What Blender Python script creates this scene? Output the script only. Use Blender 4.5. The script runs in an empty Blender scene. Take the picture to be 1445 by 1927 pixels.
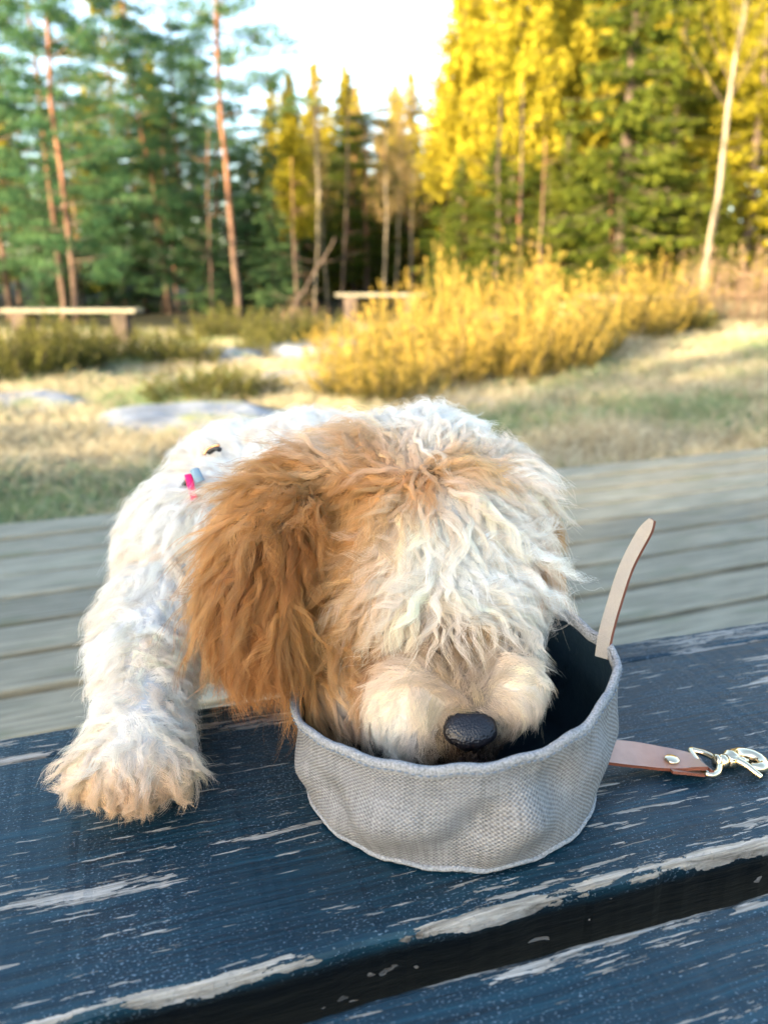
import bpy, bmesh, math, random
import numpy as np
from mathutils import Vector, Matrix, noise
from mathutils.bvhtree import BVHTree

R = math.radians
rng = np.random.default_rng(7)
random.seed(7)
sc = bpy.context.scene
C = bpy.context.scene.collection

# ------------------------------------------------------------------ camera, light, exposure
CAM_Z = 0.67
PITCH = R(16.5)
F = 1450.0                       # focal length in photo pixels
cam_d = bpy.data.cameras.new('camera')
cam = bpy.data.objects.new('camera', cam_d)
C.objects.link(cam)
cam.location = (0, 0, CAM_Z)
cam.rotation_euler = (math.pi/2 - PITCH, 0, 0)
cam_d.sensor_fit = 'HORIZONTAL'
cam_d.sensor_width = 26.0
cam_d.lens = 26.0*F/1445.0
cam_d.clip_start = 0.01
cam_d.clip_end = 2000
cam_d.dof.use_dof = True
cam_d.dof.focus_distance = 0.41
cam_d.dof.aperture_fstop = cam_d.lens/4.0
sc.camera = cam

SUN_EL = R(13)
SUN_FROM = Vector((-0.72, -0.69, 0)).normalized()   # where the sun stands, on the ground plane
world = bpy.data.worlds.new('World')
sc.world = world
world.use_nodes = True
wn = world.node_tree
sky = wn.nodes.new('ShaderNodeTexSky')
sky.sky_type = 'NISHITA'
sky.sun_disc = False
sky.sun_elevation = SUN_EL
sky.sun_rotation = math.atan2(SUN_FROM.x, SUN_FROM.y)
sky.air_density = 1.0
sky.dust_density = 1.6
sky.ozone_density = 1.0
wn.nodes['Background'].inputs['Strength'].default_value = 0.15
wn.links.new(sky.outputs[0], wn.nodes['Background'].inputs['Color'])
sun_d = bpy.data.lights.new('sun', 'SUN')
sun_d.energy = 5.0
sun_d.angle = R(0.6)
sun_d.color = (1.0, 0.76, 0.46)
sun = bpy.data.objects.new('sun', sun_d)
C.objects.link(sun)
to_sun = Vector((SUN_FROM.x*math.cos(SUN_EL), SUN_FROM.y*math.cos(SUN_EL), math.sin(SUN_EL)))
sun.rotation_euler = to_sun.to_track_quat('Z', 'Y').to_euler()
sc.view_settings.view_transform = 'Standard'
sc.view_settings.look = 'None'
sc.view_settings.exposure = 2.6
sc.view_settings.gamma = 1.0
sc.view_settings.use_curve_mapping = False
sc.cycles.max_bounces = 10
sc.cycles.diffuse_bounces = 3
sc.cycles.glossy_bounces = 4
sc.cycles.transmission_bounces = 8
sc.cycles.transparent_max_bounces = 8
sc.cycles.caustics_reflective = False
sc.cycles.caustics_refractive = False
sc.cycles.sample_clamp_indirect = 6
try:
    sc.cycles_curves.shape = 'THICK'
except Exception:
    pass

RIGHT = np.array([1.0, 0, 0])
UP = np.array([0, math.sin(PITCH), math.cos(PITCH)])
FWD = np.array([0, math.cos(PITCH), -math.sin(PITCH)])
CAM = np.array([0, 0, CAM_Z])
def ray(px, py):
    return RIGHT*((px-722.5)/F) + UP*((963.5-py)/F) + FWD
def PX(px, py, depth):            # photo pixel and depth -> point
    return CAM + ray(px, py)*depth
def PZ(px, py, z):                # photo pixel on a horizontal plane
    d = ray(px, py)
    return CAM + d*((z-CAM_Z)/d[2])
def PY(px, py, y):
    d = ray(px, py)
    return CAM + d*(y/d[1])

# ------------------------------------------------------------------ helpers
def tag(o, label=None, cat=None, group=None, kind=None):
    if label: o['label'] = label
    if cat: o['category'] = cat
    if group: o['group'] = group
    if kind: o['kind'] = kind
    return o
def empty(name, loc=(0, 0, 0), rz=0.0):
    o = bpy.data.objects.new(name, None)
    C.objects.link(o)
    o.location = loc
    o.rotation_euler = (0, 0, rz)
    o.empty_display_size = 0.05
    return o
def link(name, me, mat=None, parent=None, loc=None):
    o = bpy.data.objects.new(name, me)
    C.objects.link(o)
    if mat is not None and hasattr(me, 'materials') and not me.materials:
        for m in (mat if isinstance(mat, (list, tuple)) else [mat]):
            me.materials.append(m)
    if parent: o.parent = parent
    if loc is not None: o.location = loc
    return o
def np_mesh(name, v, f, smooth=False):
    """v (n,3), f (m,k) all the same k"""
    v = np.asarray(v, np.float32); f = np.asarray(f, np.int32)
    me = bpy.data.meshes.new(name)
    me.vertices.add(len(v)); me.vertices.foreach_set('co', v.ravel())
    k = f.shape[1]
    me.loops.add(f.size); me.loops.foreach_set('vertex_index', f.ravel())
    me.polygons.add(len(f))
    me.polygons.foreach_set('loop_start', np.arange(0, f.size, k, dtype=np.int32))
    me.update(calc_edges=True)
    if smooth: me.polygons.foreach_set('use_smooth', np.ones(len(f), bool))
    me.validate()
    return me
def col_attr(me, name, data, domain='POINT'):
    a = me.attributes.new(name, 'FLOAT_COLOR', domain)
    d = np.ones((len(data), 4), np.float32); d[:, :3] = data
    a.data.foreach_set('color', d.ravel())
def bm_mesh(name, bm, smooth=True):
    me = bpy.data.meshes.new(name)
    bm.to_mesh(me); bm.free()
    if smooth:
        for p in me.polygons: p.use_smooth = True
    return me
def catmull(pts, n):
    pts = np.asarray(pts, float)
    P = np.vstack([2*pts[0]-pts[1], pts, 2*pts[-1]-pts[-2]])
    m = len(pts)-1
    out = []
    for t in np.linspace(0, m-1e-6, n):
        i = int(t); u = t-i
        a, b, c, d = P[i], P[i+1], P[i+2], P[i+3]
        out.append(0.5*((2*b)+(-a+c)*u+(2*a-5*b+4*c-d)*u*u+(-a+3*b-3*c+d)*u**3))
    return np.array(out)
def tube(path, rad, seg=8, closed=False, flat=None):
    """(v, f) of a tube; rad scalar or list; flat = (normal vector, factor) squash"""
    path = np.asarray(path, float); n = len(path)
    rad = np.broadcast_to(np.asarray(rad, float), (n,))
    if closed: T = np.roll(path, -1, 0)-np.roll(path, 1, 0)
    else: T = np.gradient(path, axis=0)
    T /= np.linalg.norm(T, axis=1, keepdims=True)+1e-12
    N = np.zeros_like(T)
    ref = np.array([0, 0, 1.0]) if abs(T[0, 2]) < 0.9 else np.array([1.0, 0, 0])
    N[0] = np.cross(T[0], ref); N[0] /= np.linalg.norm(N[0])
    for i in range(1, n):
        v = N[i-1]-T[i]*np.dot(N[i-1], T[i]); N[i] = v/np.linalg.norm(v)
    B = np.cross(T, N)
    a = np.linspace(0, 2*np.pi, seg, endpoint=False)
    v = path[:, None]+rad[:, None, None]*(np.cos(a)[None, :, None]*N[:, None]+np.sin(a)[None, :, None]*B[:, None])
    v = v.reshape(-1, 3)
    f = []
    for i in range(n if closed else n-1):
        j = (i+1) % n
        for k in range(seg):
            l = (k+1) % seg
            f.append((i*seg+k, i*seg+l, j*seg+l, j*seg+k))
    if not closed:
        v = np.vstack([v, path[0], path[-1]])
        c0, c1 = len(v)-2, len(v)-1
        for k in range(seg):
            l = (k+1) % seg
            f.append((c0, l, k, k)); f.append((c1, (n-1)*seg+k, (n-1)*seg+l, (n-1)*seg+l))
    return v, f
def pymesh(name, v, f, smooth=True):
    me = bpy.data.meshes.new(name)
    me.from_pydata([tuple(map(float, x)) for x in v], [], [tuple(dict.fromkeys(map(int, q))) for q in f])
    if smooth:
        for p in me.polygons: p.use_smooth = True
    me.update()
    return me
class MB:
    def __init__(s): s.v = []; s.f = []
    def add(s, vf):
        v, f = vf; o = sum(len(x) for x in s.v)
        s.v.append(np.asarray(v)); s.f += [tuple(i+o for i in q) for q in f]
        return s
    def mesh(s, name, smooth=True): return pymesh(name, np.vstack(s.v), s.f, smooth)

# node helpers
def new_mat(name, rough=0.6, spec=0.5, metal=0.0, base=(0.5, 0.5, 0.5)):
    m = bpy.data.materials.new(name); m.use_nodes = True
    b = m.node_tree.nodes['Principled BSDF']
    b.inputs['Roughness'].default_value = rough
    b.inputs['Specular IOR Level'].default_value = spec
    b.inputs['Metallic'].default_value = metal
    b.inputs['Base Color'].default_value = (*base, 1)
    return m, m.node_tree, b
def nd(nt, t, **kw):
    n = nt.nodes.new(t)
    for k, v in kw.items():
        if k.startswith('i_'):
            key = k[2:].replace('_', ' ')
            n.inputs[key].default_value = v
        else: setattr(n, k, v)
    return n
def mth(nt, op, a, b=None, c=None, clamp=False):
    n = nt.nodes.new('ShaderNodeMath'); n.operation = op; n.use_clamp = clamp
    for i, x in enumerate((a, b, c)):
        if x is None: continue
        if isinstance(x, (int, float)): n.inputs[i].default_value = x
        else: nt.links.new(x, n.inputs[i])
    return n.outputs[0]
def mapping(nt, src, scale=(1, 1, 1), loc=(0, 0, 0), rot=(0, 0, 0)):
    n = nt.nodes.new('ShaderNodeMapping')
    n.inputs['Scale'].default_value = scale; n.inputs['Location'].default_value = loc; n.inputs['Rotation'].default_value = rot
    nt.links.new(src, n.inputs['Vector']); return n.outputs[0]
def noise_n(nt, vec, scale, detail=4, rough=0.55, dist=0.0):
    n = nt.nodes.new('ShaderNodeTexNoise')
    n.inputs['Scale'].default_value = scale; n.inputs['Detail'].default_value = detail
    n.inputs['Roughness'].default_value = rough; n.inputs['Distortion'].default_value = dist
    if vec is not None: nt.links.new(vec, n.inputs['Vector'])
    return n.outputs['Fac']
def ramp(nt, fac, stops):
    n = nt.nodes.new('ShaderNodeValToRGB')
    el = n.color_ramp.elements
    while len(el) < len(stops): el.new(0.5)
    for e, (p, c) in zip(el, stops):
        e.position = p
        e.color = (c, c, c, 1) if isinstance(c, (int, float)) else (*c, 1)
    nt.links.new(fac, n.inputs[0]); return n.outputs[0]
def step(nt, x, lo, hi):
    n = nt.nodes.new('ShaderNodeMapRange'); n.clamp = True; n.interpolation_type = 'SMOOTHSTEP'
    n.inputs['From Min'].default_value = lo; n.inputs['From Max'].default_value = hi
    nt.links.new(x, n.inputs['Value']); return n.outputs[0]
def mix(nt, fac, a, b):
    n = nt.nodes.new('ShaderNodeMix'); n.data_type = 'RGBA'
    for i, x in ((0, fac), (6, a), (7, b)):
        if isinstance(x, (int, float)): n.inputs[i].default_value = x
        elif isinstance(x, tuple): n.inputs[i].default_value = (*x, 1)
        else: nt.links.new(x, n.inputs[i])
    return n.outputs[2]
def bump(nt, b, h, strength=0.5, dist=0.002, normal=None):
    n = nt.nodes.new('ShaderNodeBump')
    n.inputs['Strength'].default_value = strength; n.inputs['Distance'].default_value = dist
    nt.links.new(h, n.inputs['Height'])
    if normal is not None: nt.links.new(normal, n.inputs['Normal'])
    nt.links.new(n.outputs[0], b.inputs['Normal']); return n.outputs[0]
def ocoord(nt):
    n = nt.nodes.new('ShaderNodeTexCoord'); return n.outputs['Object']

# ------------------------------------------------------------------ sizes of the place
T = 0.40                                   # top of the bench
B_ANG = math.atan2(math.cos(PITCH)*1.0 + 0.0, (5200-722.5)/F)   # direction of the bench planks
D_ANG = math.atan2(math.cos(PITCH)*1.0, (4193-722.5)/F)         # direction of the deck boards

# ------------------------------------------------------------------ ground
def terrain_z(x, y):
    d = math.hypot(x, y)
    z = -0.16
    z += 0.10*noise.noise(Vector((x*0.35, y*0.35, 1.3)))*min(1, max(0, (y-2.6)/2))
    z += 0.35*noise.noise(Vector((x*0.07, y*0.07, 4.1)))*min(1, max(0, (y-6)/8))
    if y > 5 and x > 0: z += 0.16*min(1, (y-5)/4)*min(1, x/3)
    if d > 26: z += (d-26)*0.035*(1 if d < 120 else 0) + (94*0.035 if d >= 120 else 0)
    return z
def make_ground():
    gx = np.concatenate([-np.geomspace(400, 12, 24), np.linspace(-11, 11, 100), np.geomspace(12, 400, 24)])
    gy = np.concatenate([-np.geomspace(200, 3, 14), np.linspace(-2, 24, 120), np.geomspace(25, 500, 36)])
    v = [(x, y, terrain_z(x, y)) for y in gy for x in gx]
    nx = len(gx); f = []
    for j in range(len(gy)-1):
        for i in range(nx-1):
            a = j*nx+i; f.append((a, a+1, a+1+nx, a+nx))
    me = np_mesh('ground', v, f, True)
    m, nt, b = new_mat('dry_grass_ground', 0.9, 0.2)
    oc = ocoord(nt)
    n1 = noise_n(nt, oc, 0.7, 5); n2 = noise_n(nt, oc, 7, 6); n3 = noise_n(nt, oc, 60, 4)
    c = mix(nt, step(nt, n1, 0.42, 0.6), (0.25, 0.22, 0.14), (0.14, 0.165, 0.08))
    c = mix(nt, step(nt, n2, 0.45, 0.62), c, (0.24, 0.19, 0.11))
    c = mix(nt, mth(nt, 'MULTIPLY', n3, 0.35), c, (0.08, 0.07, 0.04))
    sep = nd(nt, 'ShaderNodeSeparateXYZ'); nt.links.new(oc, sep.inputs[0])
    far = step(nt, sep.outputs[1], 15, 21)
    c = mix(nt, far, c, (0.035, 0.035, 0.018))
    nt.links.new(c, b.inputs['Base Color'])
    bump(nt, b, n3, 0.6, 0.03)
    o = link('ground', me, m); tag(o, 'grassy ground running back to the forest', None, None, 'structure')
make_ground()

# ------------------------------------------------------------------ deck
def wood_grey(name, tint=1.0, seed=0.0):
    m, nt, b = new_mat(name, 0.75, 0.3)
    oc = ocoord(nt)
    g = noise_n(nt, mapping(nt, oc, (1.2, 28, 10), (seed, seed*2, 0)), 4, 8, 0.65, 0.6)
    g2 = noise_n(nt, mapping(nt, oc, (2.5, 9, 5), (seed*3, 1, 0)), 2.2, 4)
    info = nd(nt, 'ShaderNodeObjectInfo')
    c = ramp(nt, g, [(0.3, (0.09*tint, 0.085*tint, 0.062*tint)), (0.5, (0.21*tint, 0.20*tint, 0.15*tint)), (0.7, (0.33*tint, 0.315*tint, 0.24*tint))])
    c = mix(nt, step(nt, g2, 0.52, 0.7), c, (0.16*tint, 0.165*tint, 0.11*tint))
    hsv = nd(nt, 'ShaderNodeHueSaturation'); nt.links.new(c, hsv.inputs['Color'])
    nt.links.new(mth(nt, 'ADD', mth(nt, 'MULTIPLY', info.outputs['Random'], 0.35), 0.85), hsv.inputs['Value'])
    nt.links.new(hsv.outputs[0], b.inputs['Base Color'])
    bump(nt, b, g, 0.35, 0.004)
    return m
M_DECK = wood_grey('weathered_deck_wood')
def plank_mesh(name, L, w, t, seed=0, nx=60, rough_edge=0.0008, bev=0.003, wob=0.0):
    """plank along local x, top at z=0, centred on y; eased, slightly uneven long edges"""
    r = np.random.default_rng(seed)
    prof = [(-w/2, -t), (-w/2, -bev), (-w/2+bev*0.35, -bev*0.35), (-w/2+bev, 0), (-w/6, 0), (w/6, 0), (w/2-bev, 0), (w/2-bev*0.35, -bev*0.35), (w/2, -bev), (w/2, -t)]
    k = len(prof); v = []
    xs = np.linspace(-L/2, L/2, nx)
    e1 = np.cumsum(r.normal(0, 1, nx)); e1 = (e1-np.linspace(e1[0], e1[-1], nx)); e1 = e1/(abs(e1).max()+1e-9)*wob
    J = [np.convolve(r.normal(0, rough_edge, nx+8), np.ones(9)/3.0, 'valid') for _ in (0, 1)]
    for i, x in enumerate(xs):
        ja, jb = J[0][i], J[1][i]
        for (y, z) in prof:
            yy = y + (ja if y < -w/3 else jb if y > w/3 else 0) + e1[i]
            v.append((x, yy, z + (r.normal(0, rough_edge*0.25) if z == 0 else 0)))
    f = []
    for i in range(nx-1):
        for j in range(k):
            l = (j+1) % k
            f.append((i*k+j, i*k+l, (i+1)*k+l, (i+1)*k+j))
    f.append(tuple(range(k))[::-1]); f.append(tuple((nx-1)*k+j for j in range(k)))
    f = [q[::-1] for q in f]
    return pymesh(name, v, f, False)
def make_deck():
    root = empty('deck'); tag(root, 'grey weathered boardwalk deck behind the bench', None, None, 'structure')
    e = np.array([math.cos(D_ANG), math.sin(D_ANG), 0]); n = np.array([-math.sin(D_ANG), math.cos(D_ANG), 0])
    edge = np.dot(PZ(722, 914, 0), n)
    w = 0.132; gap = 0.021
    me = [plank_mesh('deck_plank_a', 9, w, 0.032, 3, 50, 0.0008, 0.004, 0.0015), plank_mesh('deck_plank_b', 9, w, 0.032, 4, 50, 0.0008, 0.004, 0.0015)]
    for q in me: q.materials.append(M_DECK)
    k = 0
    off = edge - w/2
    while off > -1.2:
        o = link('plank', me[k % 2], None, root)
        p = n*off + e*(0.9 + 0.5*math.sin(k*2.1)) + np.array([0, 0, random.uniform(-0.002, 0.002)])
        o.location = p; o.rotation_euler = (0, 0, D_ANG + (math.pi if k % 3 == 1 else 0) + random.uniform(-0.002, 0.002))
        off -= w + gap + random.uniform(-0.002, 0.003) + (0.012 if k == 0 else 0); k += 1
    # joists under the deck, a face board along its edge
    fm = plank_mesh('face_board', 9, 0.03, 0.12, 6, 30); fm.materials.append(M_DECK)
    o = link('face_board', fm, None, root); o.location = n*(edge-0.03)+e*0.9+np.array([0, 0, -0.034]); o.rotation_euler = (0, 0, D_ANG)
    jm = plank_mesh('joist', 4, 0.05, 0.11, 8, 10); jm.materials.append(M_DECK)
    for i in range(9):
        o = link('joist', jm, None, root); o.location = n*(edge-2.05)+e*(-3+i*0.95)+np.array([0, 0, -0.0345]); o.rotation_euler = (0, 0, D_ANG+math.pi/2)
make_deck()

def curves_obj(name, P, rad, col, mat, parent):
    n, k, _ = P.shape
    cu = bpy.data.hair_curves.new(name)
    cu.add_curves([k]*n)
    cu.attributes['position'].data.foreach_set('vector', P.astype(np.float32).ravel())
    ra = cu.attributes.get('radius') or cu.attributes.new('radius', 'FLOAT', 'POINT')
    ra.data.foreach_set('value', rad.astype(np.float32).ravel())
    ca = cu.attributes.new('hair_col', 'FLOAT_COLOR', 'CURVE')
    c4 = np.ones((n, 4), np.float32); c4[:, :3] = col
    ca.data.foreach_set('color', c4.ravel())
    cu.materials.append(mat)
    o = bpy.data.objects.new(name, cu); C.objects.link(o)
    o.parent = parent
    return o
# ------------------------------------------------------------------ plants
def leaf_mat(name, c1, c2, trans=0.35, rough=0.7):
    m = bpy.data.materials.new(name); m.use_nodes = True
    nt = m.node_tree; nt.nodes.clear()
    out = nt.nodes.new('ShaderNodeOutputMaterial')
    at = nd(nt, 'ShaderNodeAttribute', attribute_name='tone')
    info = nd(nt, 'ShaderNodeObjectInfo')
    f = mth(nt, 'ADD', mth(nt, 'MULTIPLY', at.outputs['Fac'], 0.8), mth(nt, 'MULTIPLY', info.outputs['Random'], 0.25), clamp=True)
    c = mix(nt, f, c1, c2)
    d = nt.nodes.new('ShaderNodeBsdfDiffuse'); nt.links.new(c, d.inputs[0])
    t = nt.nodes.new('ShaderNodeBsdfTranslucent'); nt.links.new(c, t.inputs[0])
    mx = nt.nodes.new('ShaderNodeMixShader'); mx.inputs[0].default_value = trans
    nt.links.new(d.outputs[0], mx.inputs[1]); nt.links.new(t.outputs[0], mx.inputs[2])
    nt.links.new(mx.outputs[0], out.inputs[0])
    return m
def bark_mat(name, lo, hi, top=None, htop=6.0):
    m, nt, b = new_mat(name, 0.85, 0.2)
    oc = ocoord(nt)
    n = noise_n(nt, mapping(nt, oc, (9, 9, 1.6)), 1.6, 6, 0.65)
    c = mix(nt, step(nt, n, 0.35, 0.65), lo, hi)
    if top:
        sep = nd(nt, 'ShaderNodeSeparateXYZ'); nt.links.new(oc, sep.inputs[0])
        c = mix(nt, step(nt, mth(nt, 'ADD', sep.outputs[2], mth(nt, 'MULTIPLY', n, 2.0)), htop*0.35, htop*0.8), c, top)
    nt.links.new(c, b.inputs['Base Color']); bump(nt, b, n, 0.6, 0.02)
    return m
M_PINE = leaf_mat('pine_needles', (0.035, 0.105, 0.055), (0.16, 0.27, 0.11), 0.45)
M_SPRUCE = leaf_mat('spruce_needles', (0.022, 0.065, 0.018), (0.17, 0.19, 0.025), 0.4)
M_YELGREEN = leaf_mat('yellow_green_needles', (0.13, 0.15, 0.018), (0.52, 0.43, 0.035), 0.45)  # yellow-green carries sunlit dots of foliage in its colour
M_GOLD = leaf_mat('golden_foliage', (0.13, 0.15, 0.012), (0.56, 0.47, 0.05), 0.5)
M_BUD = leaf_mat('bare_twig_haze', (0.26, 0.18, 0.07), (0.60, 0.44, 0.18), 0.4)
M_BARKP = bark_mat('pine_bark', (0.055, 0.040, 0.034), (0.14, 0.095, 0.07), (0.20, 0.10, 0.06), 7.0)
M_BARKS = bark_mat('spruce_bark', (0.05, 0.04, 0.033), (0.14, 0.105, 0.085))
M_BARKB = bark_mat('birch_bark', (0.08, 0.07, 0.055), (0.30, 0.265, 0.20))

M_BARKT = bark_mat('birch_twig_bark', (0.06, 0.045, 0.035), (0.16, 0.12, 0.09))
def leaf_tris(P, size, r, flat=0.0, axis=None, slim=0.45):
    """one small kite-shaped leaf or needle spray at every point; P (n,3)"""
    n = len(P)
    a = r.normal(0, 1, (n, 3)) if axis is None else axis+r.normal(0, 0.45, (n, 3))
    a[:, 2] *= (1-flat); a /= np.linalg.norm(a, axis=1, keepdims=True)
    b = np.cross(a, r.normal(0, 1, (n, 3))); b /= np.linalg.norm(b, axis=1, keepdims=True)+1e-9
    s = size*np.clip(r.normal(1, 0.3, (n, 1)), 0.4, 1.8)
    v = np.stack([P-a*s*0.5, P+b*s*slim*0.5, P+a*s*0.5, P-b*s*slim*0.5], 1).reshape(-1, 3)
    f = np.arange(n*4).reshape(n, 4)
    return v, f
def foliage_mesh(name, P, size, r, mat, flat=0.0, axis=None, slim=0.45, tone=None):
    v, f = leaf_tris(P, size, r, flat, axis, slim)
    me = np_mesh(name, v, f)
    if tone is None: tone = np.clip(r.normal(0.45, 0.25, len(P)), 0, 1)
    a = me.attributes.new('tone', 'FLOAT', 'POINT'); a.data.foreach_set('value', np.repeat(tone, 4).astype(np.float32))
    me.materials.append(mat)
    return me
def trunk_path(h, lean, wob, r, n=12):
    z = np.linspace(0, 1, n)
    x = lean[0]*z + wob*np.cumsum(r.normal(0, 1, n))/n; y = lean[1]*z + wob*np.cumsum(r.normal(0, 1, n))/n
    return np.stack([x-x[0], y-y[0], z*h-0.25], 1)
def proto_tree(kind, seed, h):
    """meshes (trunk, limbs, crown) of one tree standing at the origin"""
    r = np.random.default_rng(seed)
    lim = MB(); pts = []; axs = []; tn = []
    if kind in ('pine', 'tallpine'):
        tp = trunk_path(h, r.normal(0, 0.35, 2), 0.5, r, 14); r0 = 0.0088*h
        tr = tube(tp, np.linspace(r0, r0*0.25, 14)*np.array([1.3]+[1]*13), 10)
        lo = 0.47 if kind == 'tallpine' else 0.13
        nb = 24 if kind == 'tallpine' else 50
        for i in range(nb):
            t = lo+(0.99-lo)*((i+r.random())/nb)
            p = np.array([np.interp(t, np.linspace(0, 1, 14), tp[:, k]) for k in range(3)])
            az = i*2.4+r.normal(0, 0.4)
            u = (t-lo)/(1-lo)
            L = (0.8+1.25*math.sin(math.pi*min(1, 0.25+u*0.75)))*(h/11)*r.uniform(0.6, 1.2)
            d = np.array([math.cos(az), math.sin(az), 0])
            up = r.uniform(0.0, 0.45)
            q = np.array([p, p+d*L*0.4+[0, 0, L*up*0.2], p+d*L*0.75+[0, 0, L*up*0.45], p+d*L+[0, 0, L*up*0.8]])
            q = catmull(q, 7); lim.add(tube(q, np.linspace(0.022, 0.005, 7)*h/11, 5))
            # pads of needles towards the outer two thirds
            for k in range(r.integers(4, 7)):
                c = q[0]+(q[-1]-q[0])*0 ; s_ = r.uniform(0.35, 1.02); c = np.array([np.interp(s_, np.linspace(0, 1, 7), q[:, j]) for j in range(3)])
                c = c+r.normal(0, 0.14, 3)*[1, 1, 0.5]*L
                m = r.integers(50, 95)
                rad = r.uniform(0.24, 0.55)*(h/11)
                x = r.normal(0, 1, (m, 3)); x /= np.linalg.norm(x, axis=1, keepdims=True); x *= (r.random((m, 1))**0.4)*rad
                x[:, 2] *= 0.38
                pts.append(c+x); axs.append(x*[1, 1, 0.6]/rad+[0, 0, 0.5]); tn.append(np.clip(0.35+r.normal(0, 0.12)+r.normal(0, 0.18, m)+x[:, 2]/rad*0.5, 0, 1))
        size = 0.12; slim = 0.33
    elif kind in ('spruce', 'larch'):
        tp = trunk_path(h, r.normal(0, 0.15, 2), 0.15, r, 12); r0 = 0.014*h
        tr = tube(tp, np.linspace(r0, 0.01, 12), 9)
        nw = int(h/0.30)
        for w in range(nw):
            t = 0.06+0.93*(w+0.5)/nw
            if kind == 'larch': t = 0.36+0.63*(w+0.5)/nw
            for j in range(6):
                az = r.random()*6.283
                L = ((1-t)**0.85*0.205*h+0.12)*r.uniform(0.6, 1.15)
                if t < 0.2: L *= 0.75
                p = np.array([np.interp(t+r.normal(0, 0.008), np.linspace(0, 1, 12), tp[:, k]) for k in range(3)])
                d = np.array([math.cos(az), math.sin(az), 0])
                dr = -0.32*(1-t)-0.02 if kind == 'spruce' else 0.12-0.25*(1-t)
                q = catmull([p, p+d*L*0.5+[0, 0, L*dr*0.7], p+d*L+[0, 0, L*(dr+0.07)]], 6)
                lim.add(tube(q, np.linspace(0.016, 0.004, 6), 4))
                m = int((66 if kind == 'spruce' else 62)*L*r.uniform(0.6, 1.3))+8
                s_ = r.random(m)**0.8
                c = np.stack([np.interp(s_, np.linspace(0, 1, 6), q[:, k]) for k in range(3)], 1)
                side = np.cross(d, [0, 0, 1])
                wd = (r.random(m)-0.5)*0.42*L*(1.15-s_)
                c = c+side*wd[:, None]+np.array([0, 0, -1])*(np.abs(r.normal(0, 0.07, m))*1.4 if kind == 'spruce' else r.normal(0, 0.16, m))[:, None]
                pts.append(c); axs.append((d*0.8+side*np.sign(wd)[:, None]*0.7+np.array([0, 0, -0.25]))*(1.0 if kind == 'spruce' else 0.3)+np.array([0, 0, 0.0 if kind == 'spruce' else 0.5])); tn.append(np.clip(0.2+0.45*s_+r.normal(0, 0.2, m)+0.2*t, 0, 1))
        size = 0.15; slim = 0.45
    elif kind == 'birch':
        tp = trunk_path(h, r.normal(0, 0.5, 2), 0.5, r, 14)
        tr = tube(tp, np.linspace(0.065, 0.012, 14), 8)
        for i in range(54):
            t = 0.36+0.63*r.random()
            p = np.array([np.interp(t, np.linspace(0, 1, 14), tp[:, k]) for k in range(3)])
            az = r.random()*6.283; L = (1.2-t)*0.22*h*r.uniform(0.5, 1.1); d = np.array([math.cos(az), math.sin(az), 0])
            q = catmull([p, p+d*L*0.35+[0, 0, L*0.5], p+d*L*0.65+[0, 0, L*0.95]], 6)
            lim.add(tube(q, np.linspace(0.014, 0.003, 6), 4))
            m = int(90*L)+10; s_ = 0.25+0.8*r.random(m)
            c = np.stack([np.interp(np.clip(s_, 0, 1), np.linspace(0, 1, 6), q[:, k]) for k in range(3)], 1)+r.normal(0, 0.16, (m, 3))*L*0.7
            pts.append(c); axs.append(np.tile([0.2, 0.1, 1.0], (m, 1))); tn.append(np.clip(r.normal(0.5, 0.25, m), 0, 1))
        size = 0.085; slim = 0.16
    P = np.vstack(pts); Ax = np.vstack(axs); tone = np.concatenate(tn)
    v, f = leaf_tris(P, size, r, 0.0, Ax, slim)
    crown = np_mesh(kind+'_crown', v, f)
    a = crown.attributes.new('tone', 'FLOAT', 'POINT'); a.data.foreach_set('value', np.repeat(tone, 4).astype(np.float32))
    trunk = pymesh(kind+'_trunk', *tr); limbs = lim.mesh(kind+'_limbs')
    return trunk, limbs, crown
BARK = {'pine': M_BARKP, 'tallpine': M_BARKP, 'spruce': M_BARKS, 'larch': M_BARKS, 'birch': M_BARKB}
PROTO = {}
for kind, seeds, h in (('pine', (1, 2, 3), 11), ('tallpine', (4, 5), 12.5), ('spruce', (6, 7, 8), 11), ('larch', (9, 10), 11), ('birch', (11, 12), 10)):
    PROTO[kind] = []
    for s_ in seeds:
        t_, l_, c_ = proto_tree(kind, s_, h)
        t_.materials.append(BARK[kind]); l_.materials.append(M_BARKT if kind == 'birch' else M_BARKS)
        PROTO[kind].append((t_, l_, c_, {}))
def crown_with(proto, mat):
    t_, l_, c_, cache = proto
    if mat.name not in cache:
        me = c_.copy(); me.materials.clear(); me.materials.append(mat); cache[mat.name] = me
    return cache[mat.name]
NAMES = {'pine': 'pine_tree', 'tallpine': 'pine_tree', 'spruce': 'spruce_tree', 'larch': 'larch_tree', 'birch': 'birch_tree'}
def tree(kind, var, x, y, h, mat, label, group=None, rz=None, wide=1.0):
    base = {'pine': 11, 'tallpine': 12.5, 'spruce': 11, 'larch': 11, 'birch': 10}[kind]
    pr = PROTO[kind][var % len(PROTO[kind])]
    root = empty(NAMES[kind], (x, y, terrain_z(x, y)), random.uniform(0, 6.28) if rz is None else rz)
    k = h/base; root.scale = (k*wide, k*wide, k)
    tag(root, label, 'tree', group)
    link('trunk', pr[0], None, root); link('limbs', pr[1], None, root)['kind'] = 'stuff'; link('crown', crown_with(pr, mat), None, root)
    return root
def at(px, y):                     # ground x under a photo column at distance y
    return (px-722.5)/F*y*math.cos(PITCH)*1.0
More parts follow.
